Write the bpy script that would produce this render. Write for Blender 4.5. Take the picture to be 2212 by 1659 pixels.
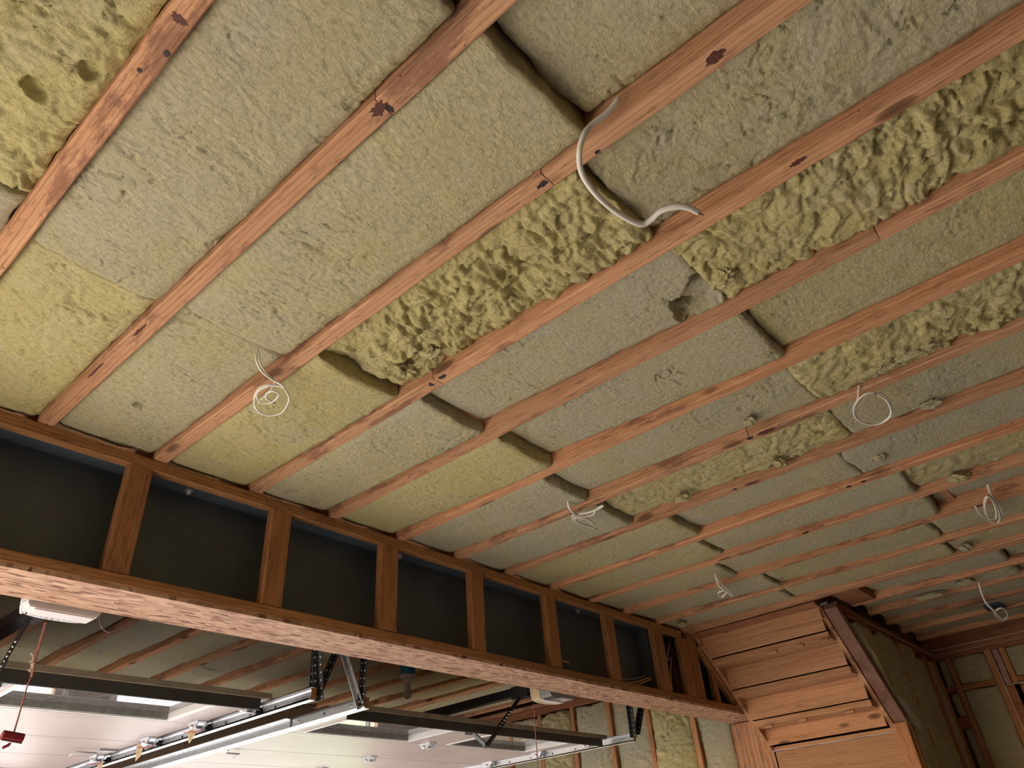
import bpy, math, random
import numpy as np
from mathutils import Matrix, Vector

# ----------------------------------------------------------------- camera, light, exposure
scene = bpy.context.scene
for o in list(bpy.data.objects):
    bpy.data.objects.remove(o, do_unlink=True)
COL = scene.collection
Z0 = 2.95                                   # joist undersides above the floor; z in this file counts from there
W, H, F = 2212, 1659, 1551.65
YAW, PITCH, ROLL = -0.8977, 2.1712, -0.0852
CAM = np.array([-0.2358, -2.5814, -1.4247])


def _rot():
    ca, sa, cb, sb, cc, sc = (math.cos(YAW), math.sin(YAW), math.cos(PITCH), math.sin(PITCH), math.cos(ROLL), math.sin(ROLL))
    rz = np.array([[ca, -sa, 0], [sa, ca, 0], [0, 0, 1]])
    rx = np.array([[1, 0, 0], [0, cb, -sb], [0, sb, cb]])
    ro = np.array([[cc, -sc, 0], [sc, cc, 0], [0, 0, 1]])
    return rz @ rx @ ro


ROT = _rot()
cd = bpy.data.cameras.new('camera')
cd.sensor_fit = 'HORIZONTAL'
cd.sensor_width = 36.0
cd.lens = F * 36.0 / W
cd.clip_start = 0.02
cd.clip_end = 200
cam = bpy.data.objects.new('camera', cd)
COL.objects.link(cam)
M = Matrix([list(ROT[i]) + [0] for i in range(3)] + [[0, 0, 0, 1]])
M.translation = Vector((CAM[0], CAM[1], CAM[2] + Z0))
cam.matrix_world = M
scene.camera = cam

wd = bpy.data.worlds.new('sky')
scene.world = wd
wd.use_nodes = True
nt = wd.node_tree
nt.nodes.clear()
wo = nt.nodes.new('ShaderNodeOutputWorld')
bg = nt.nodes.new('ShaderNodeBackground')
sky = nt.nodes.new('ShaderNodeTexSky')
sky.sky_type = 'NISHITA'
sky.sun_disc = False
sky.sun_elevation = math.radians(36)
sky.sun_rotation = math.radians(-75)
sky.air_density = 1.0
sky.dust_density = 2.5
nt.links.new(sky.outputs[0], bg.inputs[0])
bg.inputs[1].default_value = 0.38
nt.links.new(bg.outputs[0], wo.inputs[0])

sl = bpy.data.lights.new('sun', 'SUN')
sl.energy = 11.0
sl.angle = math.radians(1.0)
sl.color = (1.0, 0.95, 0.88)
sun = bpy.data.objects.new('sun', sl)
COL.objects.link(sun)
sun.location = (-14, 4, 12)
sun.rotation_euler = Vector((0.80, -0.10, -0.60)).to_track_quat('-Z', 'Y').to_euler()

scene.view_settings.view_transform = 'Standard'
scene.view_settings.look = 'None'
scene.view_settings.gamma = 1.0
scene.view_settings.use_curve_mapping = False
scene.view_settings.exposure = 2.18
scene.cycles.max_bounces = 10
scene.cycles.diffuse_bounces = 6
scene.cycles.glossy_bounces = 4
scene.cycles.transmission_bounces = 6
scene.cycles.sample_clamp_indirect = 8.0
scene.cycles.caustics_reflective = False
scene.cycles.caustics_refractive = False


# ----------------------------------------------------------------- pixel helpers
def ray(q):
    return ROT @ np.array([(q[0] - W / 2) / F, -(q[1] - H / 2) / F, -1.0])


def on(q, ax, v):
    d = ray(q)
    i = 'xyz'.index(ax)
    return CAM + d * ((v - CAM[i]) / d[i])


def proj(p):
    c = ROT.T @ (np.array(p, float) - CAM)
    if -c[2] < 0.05:
        return None
    return (W / 2 + F * c[0] / -c[2], H / 2 - F * c[1] / -c[2])


def in_frame(pts, m=40):
    for p in pts:
        q = proj(p)
        if q and -m < q[0] < W + m and -m < q[1] < H + m:
            return True
    return False


# ----------------------------------------------------------------- noise
def _hash(ix, iy, seed):
    n = (ix * 374761393 + iy * 668265263 + seed * 974711) & 0x7fffffff
    n = ((n ^ (n >> 13)) * 1274126177) & 0x7fffffff
    n = (n ^ (n >> 16)) & 0xffff
    return n / 32767.5 - 1.0


def noise(x, y, seed=0):
    ix = np.floor(x).astype(np.int64)
    iy = np.floor(y).astype(np.int64)
    fx, fy = x - ix, y - iy
    u = fx * fx * fx * (fx * (fx * 6 - 15) + 10)
    v = fy * fy * fy * (fy * (fy * 6 - 15) + 10)
    a, b = _hash(ix, iy, seed), _hash(ix + 1, iy, seed)
    c, d = _hash(ix, iy + 1, seed), _hash(ix + 1, iy + 1, seed)
    return (a * (1 - u) + b * u) * (1 - v) + (c * (1 - u) + d * u) * v


def fbm(x, y, seed=0, octv=4, gain=0.5):
    s, a, t = 0.0, 1.0, 0.0
    for i in range(octv):
        s = s + a * noise(x * 2 ** i + 17.3 * i, y * 2 ** i - 9.1 * i, seed + i)
        t += a
        a *= gain
    return s / t


# ----------------------------------------------------------------- materials
MATS = {}


def new_mat(name):
    m = bpy.data.materials.new(name)
    m.use_nodes = True
    n = m.node_tree
    n.nodes.clear()
    out = n.nodes.new('ShaderNodeOutputMaterial')
    b = n.nodes.new('ShaderNodeBsdfPrincipled')
    n.links.new(b.outputs[0], out.inputs[0])
    MATS[name] = m
    return m, n, b


def N(n, t, **kw):
    nd = n.nodes.new(t)
    for k, v in kw.items():
        if k.startswith('i_'):
            nd.inputs[k[2:]].default_value = v
        elif k.startswith('n'):
            nd.inputs[int(k[1:])].default_value = v
        else:
            setattr(nd, k, v)
    return nd


def vec_random(n, scale, amount=37.0):
    """object coordinates, stretched, shifted by a random amount per object"""
    tc = N(n, 'ShaderNodeTexCoord')
    oi = N(n, 'ShaderNodeObjectInfo')
    mu = N(n, 'ShaderNodeMath', operation='MULTIPLY', n1=amount)
    n.links.new(oi.outputs['Random'], mu.inputs[0])
    ad = N(n, 'ShaderNodeVectorMath', operation='ADD')
    n.links.new(tc.outputs['Object'], ad.inputs[0])
    n.links.new(mu.outputs[0], ad.inputs[1])
    mp = N(n, 'ShaderNodeVectorMath', operation='MULTIPLY')
    n.links.new(ad.outputs[0], mp.inputs[0])
    mp.inputs[1].default_value = scale
    return ad.outputs[0], mp.outputs[0], oi


def ramp(n, src, stops, interp='LINEAR'):
    r = N(n, 'ShaderNodeValToRGB')
    r.color_ramp.interpolation = interp
    e = r.color_ramp.elements
    while len(e) < len(stops):
        e.new(0.5)
    for i, (p, c) in enumerate(stops):
        e[i].position = p
        e[i].color = (c[0], c[1], c[2], 1) if isinstance(c, tuple) else (c, c, c, 1)
    n.links.new(src, r.inputs[0])
    return r.outputs[0]


def mix(n, fac, a, b, mode='MIX'):
    m = N(n, 'ShaderNodeMix', data_type='RGBA', blend_type=mode)
    for s, v in ((m.inputs[0], fac), (m.inputs[6], a), (m.inputs[7], b)):
        if isinstance(v, (int, float)):
            s.default_value = v
        elif isinstance(v, tuple):
            s.default_value = (v[0], v[1], v[2], 1)
        else:
            n.links.new(v, s)
    return m.outputs[2]


def wood(name, axis, light, dark, stain=0.0, knots=0.5, stain_col=(0.10, 0.035, 0.035), grain=1.0, bump=0.25, fleck=0.55):
    m, n, b = new_mat(name)
    across, along = 34.0, 1.3
    sc = [across] * 3
    sc['xyz'.index(axis)] = along
    raw, st, oi = vec_random(n, tuple(sc))
    # wavy grain: distort with a low noise first
    low = N(n, 'ShaderNodeTexNoise', n2=3.0, n3=2.0)
    n.links.new(raw, low.inputs[0])
    am = N(n, 'ShaderNodeVectorMath', operation='MULTIPLY_ADD')
    n.links.new(low.outputs[1], am.inputs[0])
    am.inputs[1].default_value = (1.6, 1.6, 1.6)
    n.links.new(st, am.inputs[2])
    g = N(n, 'ShaderNodeTexNoise', n2=1.0, n3=5.0, n4=0.62)
    n.links.new(am.outputs[0], g.inputs[0])
    col = ramp(n, g.outputs[0], [(0.30, dark), (0.52, light), (0.75, tuple(min(1, c * 1.10) for c in light))])
    # thin late-wood lines
    wv = N(n, 'ShaderNodeTexWave', wave_type='RINGS', rings_direction=axis.upper(), n1=5.0, n2=5.5, n3=3.0, n4=0.8)
    sc2 = [6.0] * 3
    sc2['xyz'.index(axis)] = 0.35
    mp2 = N(n, 'ShaderNodeVectorMath', operation='MULTIPLY')
    n.links.new(raw, mp2.inputs[0])
    mp2.inputs[1].default_value = tuple(sc2)
    n.links.new(mp2.outputs[0], wv.inputs[0])
    line = ramp(n, wv.outputs[1], [(0.0, 0.60), (0.25, 1.0), (1.0, 1.0)])
    col = mix(n, 0.7 * grain, col, line, 'MULTIPLY')
    # per-board tone
    tone = ramp(n, oi.outputs['Random'], [(0.0, (0.86, 0.82, 0.80)), (0.5, (1.0, 1.0, 1.0)), (1.0, (1.1, 1.03, 0.96))])
    col = mix(n, 1.0, col, tone, 'MULTIPLY')
    # knots
    ks = [11.0] * 3
    ks['xyz'.index(axis)] = 4.2
    mk = N(n, 'ShaderNodeVectorMath', operation='MULTIPLY')
    n.links.new(raw, mk.inputs[0])
    mk.inputs[1].default_value = tuple(ks)
    vo = N(n, 'ShaderNodeTexVoronoi', n2=1.0)
    n.links.new(mk.outputs[0], vo.inputs[0])
    kd = ramp(n, vo.outputs['Distance'], [(0.06, 1.0), (0.17, 0.8), (0.25, 0.0)])
    ksel = ramp(n, vo.outputs['Color'], [(1.0 - knots, 0.0), (1.0 - knots + 0.02, 1.0)])
    kk = N(n, 'ShaderNodeMath', operation='MULTIPLY')
    n.links.new(kd, kk.inputs[0])
    n.links.new(ksel, kk.inputs[1])
    kc = N(n, 'ShaderNodeMath', operation='MULTIPLY', n1=0.85)
    n.links.new(kk.outputs[0], kc.inputs[0])
    col = mix(n, kc.outputs[0], col, tuple(c * 0.22 for c in dark))
    # dark flecks along the grain
    fs_ = [150.0] * 3
    fs_['xyz'.index(axis)] = 16.0
    mf = N(n, 'ShaderNodeVectorMath', operation='MULTIPLY')
    n.links.new(raw, mf.inputs[0])
    mf.inputs[1].default_value = tuple(fs_)
    fl = N(n, 'ShaderNodeTexNoise', n2=1.0, n3=3.0, n4=0.5)
    n.links.new(mf.outputs[0], fl.inputs[0])
    ff = ramp(n, fl.outputs[0], [(0.58, 0.0), (0.68, fleck)])
    col = mix(n, ff, col, tuple(c * 0.42 for c in dark))
    if stain > 0:
        ss = [9.0] * 3
        ss['xyz'.index(axis)] = 2.2
        ms = N(n, 'ShaderNodeVectorMath', operation='MULTIPLY')
        n.links.new(raw, ms.inputs[0])
        ms.inputs[1].default_value = tuple(ss)
        sn = N(n, 'ShaderNodeTexNoise', n2=1.0, n3=9.0, n4=0.72)
        n.links.new(ms.outputs[0], sn.inputs[0])
        sf = ramp(n, sn.outputs[0], [(0.545, 0.0), (0.60, 1.0)])
        sm = N(n, 'ShaderNodeMath', operation='MULTIPLY', n1=stain)
        n.links.new(sf, sm.inputs[0])
        col = mix(n, sm.outputs[0], col, stain_col)
        # small nail and saw marks
        v2 = N(n, 'ShaderNodeTexVoronoi', n2=26.0)
        n.links.new(raw, v2.inputs[0])
        d2 = ramp(n, v2.outputs['Distance'], [(0.07, 1.0), (0.10, 0.0)])
        s2 = ramp(n, v2.outputs['Color'], [(0.72, 0.0), (0.74, 0.8)])
        k2 = N(n, 'ShaderNodeMath', operation='MULTIPLY')
        n.links.new(d2, k2.inputs[0])
        n.links.new(s2, k2.inputs[1])
        col = mix(n, k2.outputs[0], col, (0.06, 0.02, 0.015))
    n.links.new(col, b.inputs['Base Color'])
    b.inputs['Roughness'].default_value = 0.78
    b.inputs['Specular IOR Level'].default_value = 0.25
    bp = N(n, 'ShaderNodeBump', n0=bump, n1=0.004)
    n.links.new(g.outputs[0], bp.inputs['Height'])
    n.links.new(bp.outputs[0], b.inputs['Normal'])
    return m


J_L, J_D = (0.61, 0.345, 0.195), (0.44, 0.22, 0.11)
wood('joist_wood', 'y', J_L, J_D, stain=0.58, knots=0.42, stain_col=(0.14, 0.05, 0.04))
wood('frame_wood_x', 'x', (0.44, 0.225, 0.10), (0.31, 0.145, 0.06), stain=0.3, knots=0.2)
wood('frame_wood_z', 'z', (0.44, 0.215, 0.095), (0.31, 0.135, 0.058), stain=0.3, knots=0.25)
wood('stair_wood', 'y', (0.62, 0.35, 0.19), (0.46, 0.235, 0.12), stain=0.0, knots=0.25, grain=1.2, fleck=0.2)
wood('stair_wood_x', 'x', (0.62, 0.35, 0.19), (0.46, 0.235, 0.12), stain=0.0, knots=0.25, fleck=0.2)
wood('stud_wood', 'z', (0.58, 0.29, 0.14), (0.42, 0.19, 0.085), stain=0.25, knots=0.2)
wood('plate_wood_x', 'x', (0.34, 0.155, 0.075), (0.24, 0.10, 0.05), stain=0.3, knots=0.2)
wood('plate_wood_y', 'y', (0.42, 0.19, 0.10), (0.30, 0.125, 0.06), stain=0.3, knots=0.2)
wood('slant_wood', 'x', (0.30, 0.17, 0.125), (0.22, 0.115, 0.085), stain=0.2, knots=0.15)
wood('deck_wood', 'x', (0.36, 0.22, 0.12), (0.26, 0.15, 0.08), stain=0.2, knots=0.1)


def batt_mat(name, stretch=(9.0, 9.0, 9.0)):
    m, n, b = new_mat(name)
    raw, st, oi = vec_random(n, stretch)
    # fibre direction: fine, slightly stretched noise
    fib = N(n, 'ShaderNodeTexNoise', n2=9.0, n3=8.0, n4=0.68, n8=0.6)
    n.links.new(st, fib.inputs[0])
    med = N(n, 'ShaderNodeTexNoise', n2=6.5, n3=6.0, n4=0.6, n8=1.2)
    n.links.new(raw, med.inputs[0])
    big = N(n, 'ShaderNodeTexNoise', n2=2.4, n3=4.0, n4=0.6)
    n.links.new(raw, big.inputs[0])
    sep = N(n, 'ShaderNodeSeparateColor')
    n.links.new(oi.outputs['Color'], sep.inputs[0])
    # yellow amount: object colour red channel biases the noise
    a1 = N(n, 'ShaderNodeMath', operation='MULTIPLY_ADD', n1=0.6)
    n.links.new(med.outputs[0], a1.inputs[0])
    a2 = N(n, 'ShaderNodeMath', operation='MULTIPLY', n1=0.4)
    n.links.new(big.outputs[0], a2.inputs[0])
    n.links.new(a2.outputs[0], a1.inputs[2])
    a3 = N(n, 'ShaderNodeMath', operation='ADD')
    n.links.new(a1.outputs[0], a3.inputs[0])
    n.links.new(sep.outputs[0], a3.inputs[1])
    f = ramp(n, a3.outputs[0], [(0.50, 0.0), (0.92, 1.0)])
    grey, yel = (0.52, 0.49, 0.36), (0.60, 0.53, 0.25)
    col = mix(n, f, grey, yel)
    dk = ramp(n, fib.outputs[0], [(0.30, 0.52), (0.48, 0.97), (0.72, 1.14)])
    col = mix(n, 0.75, col, dk, 'MULTIPLY')
    # thin dark cracks between the fibres
    cr = N(n, 'ShaderNodeTexNoise', n2=11.0, n3=3.0, n4=0.5, n8=2.2)
    n.links.new(st, cr.inputs[0])
    cm = ramp(n, cr.outputs[0], [(0.482, 1.0), (0.5, 0.42), (0.518, 1.0)])
    sel = ramp(n, med.outputs[0], [(0.46, 0.0), (0.58, 0.75)])
    col = mix(n, sel, col, cm, 'MULTIPLY')
    n.links.new(col, b.inputs['Base Color'])
    b.inputs['Roughness'].default_value = 1.0
    b.inputs['Specular IOR Level'].default_value = 0.05
    h = N(n, 'ShaderNodeMath', operation='MULTIPLY_ADD', n1=0.6)
    n.links.new(med.outputs[0], h.inputs[0])
    n.links.new(fib.outputs[0], h.inputs[2])
    bp = N(n, 'ShaderNodeBump', n0=0.75, n1=0.012)
    n.links.new(h.outputs[0], bp.inputs['Height'])
    n.links.new(bp.outputs[0], b.inputs['Normal'])
    return m


batt_mat('mineral_wool', (7.0, 11.0, 9.0))


def osb_mat():
    m, n, b = new_mat('osb')
    tc = N(n, 'ShaderNodeTexCoord')
    wob = N(n, 'ShaderNodeTexNoise', n2=14.0, n3=2.0)
    n.links.new(tc.outputs['Object'], wob.inputs[0])
    ad = N(n, 'ShaderNodeVectorMath', operation='MULTIPLY_ADD')
    n.links.new(wob.outputs[1], ad.inputs[0])
    ad.inputs[1].default_value = (0.025, 0.025, 0.0)
    n.links.new(tc.outputs['Object'], ad.inputs[2])
    cols = hgt = None
    for i, (ang, s_) in enumerate(((0.10, 1.0), (0.75, 1.25), (-0.55, 1.1), (1.45, 1.5))):
        mp = N(n, 'ShaderNodeMapping')
        mp.inputs['Rotation'].default_value = (0, 0, ang)
        mp.inputs['Location'].default_value = (i * 3.7, i * 1.3, 0)
        mp.inputs['Scale'].default_value = (13.0 * s_, 62.0 * s_, 1.0)
        n.links.new(ad.outputs[0], mp.inputs[0])
        v = N(n, 'ShaderNodeTexVoronoi', n2=1.0, voronoi_dimensions='2D')
        n.links.new(mp.outputs[0], v.inputs[0])
        bw = N(n, 'ShaderNodeRGBToBW')
        n.links.new(v.outputs['Color'], bw.inputs[0])
        c = ramp(n, bw.outputs[0], [(0.16, (0.19, 0.085, 0.05)), (0.34, (0.45, 0.25, 0.155)), (0.60, (0.55, 0.33, 0.22)), (0.9, (0.66, 0.44, 0.31))])
        if cols is None:
            cols, hgt = c, bw.outputs[0]
        else:
            mk = N(n, 'ShaderNodeTexVoronoi', n2=1.0, voronoi_dimensions='2D')
            mp2 = N(n, 'ShaderNodeMapping')
            mp2.inputs['Rotation'].default_value = (0, 0, ang)
            mp2.inputs['Location'].default_value = (i * 7.1, i * 5.3, 0)
            mp2.inputs['Scale'].default_value = (11.0, 40.0, 1.0)
            n.links.new(ad.outputs[0], mp2.inputs[0])
            n.links.new(mp2.outputs[0], mk.inputs[0])
            b2 = N(n, 'ShaderNodeRGBToBW')
            n.links.new(mk.outputs['Color'], b2.inputs[0])
            f = ramp(n, b2.outputs[0], [(0.56, 0.0), (0.57, 1.0)])
            cols = mix(n, f, cols, c)
            hgt = mix(n, f, hgt, bw.outputs[0])
    n.links.new(cols, b.inputs['Base Color'])
    b.inputs['Roughness'].default_value = 0.65
    bp = N(n, 'ShaderNodeBump', n0=0.6, n1=0.003)
    n.links.new(hgt, bp.inputs['Height'])
    n.links.new(bp.outputs[0], b.inputs['Normal'])


osb_mat()


def plain(name, col, rough=0.6, metal=0.0, var=0.12, scale=14.0, bump=0.0, spec=0.5, speck=None):
    m, n, b = new_mat(name)
    tc = N(n, 'ShaderNodeTexCoord')
    no = N(n, 'ShaderNodeTexNoise', n2=scale, n3=6.0, n4=0.65)
    n.links.new(tc.outputs['Object'], no.inputs[0])
    c = ramp(n, no.outputs[0], [(0.3, tuple(x * (1 - var) for x in col)), (0.7, tuple(min(1, x * (1 + var)) for x in col))])
    if speck:
        n2 = N(n, 'ShaderNodeTexNoise', n2=speck[1], n3=8.0, n4=0.75)
        n.links.new(tc.outputs['Object'], n2.inputs[0])
        f = ramp(n, n2.outputs[0], [(speck[2], 0.0), (speck[2] + 0.04, 0.9)])
        c = mix(n, f, c, speck[0])
    n.links.new(c, b.inputs['Base Color'])
    b.inputs['Roughness'].default_value = rough
    b.inputs['Metallic'].default_value = metal
    b.inputs['Specular IOR Level'].default_value = spec
    if bump:
        bp = N(n, 'ShaderNodeBump', n0=bump, n1=0.004)
        n.links.new(no.outputs[0], bp.inputs['Height'])
        n.links.new(bp.outputs[0], b.inputs['Normal'])
    return m


plain('steel_paint', (0.085, 0.105, 0.125), rough=0.55, var=0.25, scale=3.0, speck=((0.11, 0.085, 0.06), 22.0, 0.66))
plain('steel_paint_flange', (0.12, 0.155, 0.20), rough=0.5, var=0.2, scale=4.0)
plain('galvanised', (0.62, 0.64, 0.66), rough=0.38, metal=0.9, var=0.12, scale=40.0)
plain('galvanised_dull', (0.46, 0.47, 0.47), rough=0.5, metal=0.8, var=0.2, scale=30.0)
plain('dark_angle', (0.10, 0.10, 0.10), rough=0.5, metal=0.7, var=0.25, scale=30.0)
plain('strut_paint', (0.055, 0.055, 0.055), rough=0.5, var=0.2, scale=6.0)
plain('black_metal', (0.018, 0.018, 0.020), rough=0.45, var=0.2)
plain('rail_blue', (0.010, 0.013, 0.024), rough=0.4, var=0.2)
plain('rubber', (0.02, 0.02, 0.02), rough=0.7)
plain('door_edge', (0.33, 0.28, 0.20), rough=0.8, var=0.2, scale=9.0)
plain('door_dirt', (0.30, 0.30, 0.28), rough=0.9, var=0.25, scale=30.0, speck=((0.07, 0.06, 0.045), 90.0, 0.60))
plain('white_paint', (0.80, 0.79, 0.78), rough=0.5, var=0.04)
plain('cable_white', (0.80, 0.78, 0.70), rough=0.42, var=0.03)
plain('cable_yellow', (0.55, 0.40, 0.06), rough=0.45, var=0.05)
plain('cable_red', (0.50, 0.03, 0.03), rough=0.45, var=0.05)
plain('cable_grey', (0.22, 0.22, 0.22), rough=0.5, var=0.05)
plain('copper', (0.25, 0.12, 0.06), rough=0.4, metal=1.0)
plain('sealant_bead', (0.78, 0.74, 0.72), rough=0.6, var=0.05)
plain('foam_pink', (0.50, 0.33, 0.29), rough=0.9, var=0.15, scale=60.0, bump=0.6)
plain('plastic_white', (0.82, 0.80, 0.82), rough=0.4, var=0.02)
plain('plastic_grey', (0.30, 0.31, 0.30), rough=0.5, var=0.1)
plain('plastic_cream', (0.72, 0.56, 0.36), rough=0.45, var=0.05)
plain('plastic_dark', (0.045, 0.045, 0.05), rough=0.5)
plain('box_navy', (0.012, 0.03, 0.07), rough=0.5)
plain('box_blue', (0.02, 0.22, 0.42), rough=0.45, var=0.05)
plain('bulb_glass', (0.62, 0.60, 0.58), rough=0.25, var=0.02)
plain('handle_red', (0.20, 0.012, 0.02), rough=0.45, var=0.1)
plain('rope_red', (0.42, 0.16, 0.13), rough=0.9, var=0.35, scale=160.0)
plain('rope_fray', (0.70, 0.62, 0.48), rough=0.9)
plain('tag_card', (0.60, 0.47, 0.30), rough=0.8, var=0.12, scale=60.0)
plain('tag_ink', (0.22, 0.15, 0.09), rough=0.8)
plain('label_pink', (0.72, 0.58, 0.62), rough=0.6)
plain('rust', (0.38, 0.19, 0.06), rough=0.7, metal=0.3, var=0.3, scale=60.0)
plain('concrete', (0.44, 0.41, 0.37), rough=0.85, var=0.12, scale=2.5, bump=0.2)
plain('driveway_concrete', (0.115, 0.105, 0.10), rough=0.9, var=0.10, scale=1.5)
plain('street_concrete', (0.46, 0.44, 0.42), rough=0.9, var=0.10, scale=1.5)
plain('lawn', (0.15, 0.28, 0.08), rough=0.95, var=0.4, scale=5.0)
plain('wall_board', (0.20, 0.14, 0.095), rough=0.9, var=0.15, scale=3.0)
plain('red_tape', (0.45, 0.05, 0.03), rough=0.5)
plain('flashing_grey', (0.30, 0.32, 0.34), rough=0.4, metal=0.6)


def door_paint():
    m, n, b = new_mat('door_paint')
    tc = N(n, 'ShaderNodeTexCoord')
    mp = N(n, 'ShaderNodeMapping')
    mp.inputs['Scale'].default_value = (1.2, 30.0, 1.0)
    mp.inputs['Rotation'].default_value = (0, 0, 0.9)
    n.links.new(tc.outputs['Object'], mp.inputs[0])
    st = N(n, 'ShaderNodeTexNoise', n2=1.5, n3=5.0, n4=0.6)
    n.links.new(mp.outputs[0], st.inputs[0])
    no = N(n, 'ShaderNodeTexNoise', n2=2.2, n3=5.0)
    n.links.new(tc.outputs['Object'], no.inputs[0])
    c = ramp(n, no.outputs[0], [(0.3, (0.47, 0.385, 0.35)), (0.7, (0.53, 0.46, 0.43))])
    s = ramp(n, st.outputs[0], [(0.35, (0.93, 0.90, 0.88)), (0.65, (1.04, 1.03, 1.04))])
    c = mix(n, 1.0, c, s, 'MULTIPLY')
    n.links.new(c, b.inputs['Base Color'])
    b.inputs['Roughness'].default_value = 0.5
    bp = N(n, 'ShaderNodeBump', n0=0.12, n1=0.002)
    n.links.new(st.outputs[0], bp.inputs['Height'])
    n.links.new(bp.outputs[0], b.inputs['Normal'])


door_paint()


def glass():
    m, n, b = new_mat('window_glass')
    tc = N(n, 'ShaderNodeTexCoord')
    mp = N(n, 'ShaderNodeMapping')
    mp.inputs['Scale'].default_value = (5.0, 26.0, 1.0)
    mp.inputs['Rotation'].default_value = (0, 0, 0.7)
    n.links.new(tc.outputs['Object'], mp.inputs[0])
    no = N(n, 'ShaderNodeTexNoise', n2=4.0, n3=8.0, n4=0.75)
    n.links.new(mp.outputs[0], no.inputs[0])
    b.inputs['Base Color'].default_value = (0.93, 0.95, 0.96, 1)
    b.inputs['Transmission Weight'].default_value = 1.0
    b.inputs['IOR'].default_value = 1.5
    b.inputs['Roughness'].default_value = 0.03
    # dusty streaks
    d = N(n, 'ShaderNodeBsdfDiffuse')
    d.inputs[0].default_value = (0.55, 0.54, 0.55, 1)
    mx = N(n, 'ShaderNodeMixShader')
    f = ramp(n, no.outputs[0], [(0.45, 0.06), (0.68, 0.5)])
    n.links.new(f, mx.inputs[0])
    n.links.new(b.outputs[0], mx.inputs[1])
    n.links.new(d.outputs[0], mx.inputs[2])
    out = [x for x in n.nodes if x.type == 'OUTPUT_MATERIAL'][0]
    n.links.new(mx.outputs[0], out.inputs[0])


glass()


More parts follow.
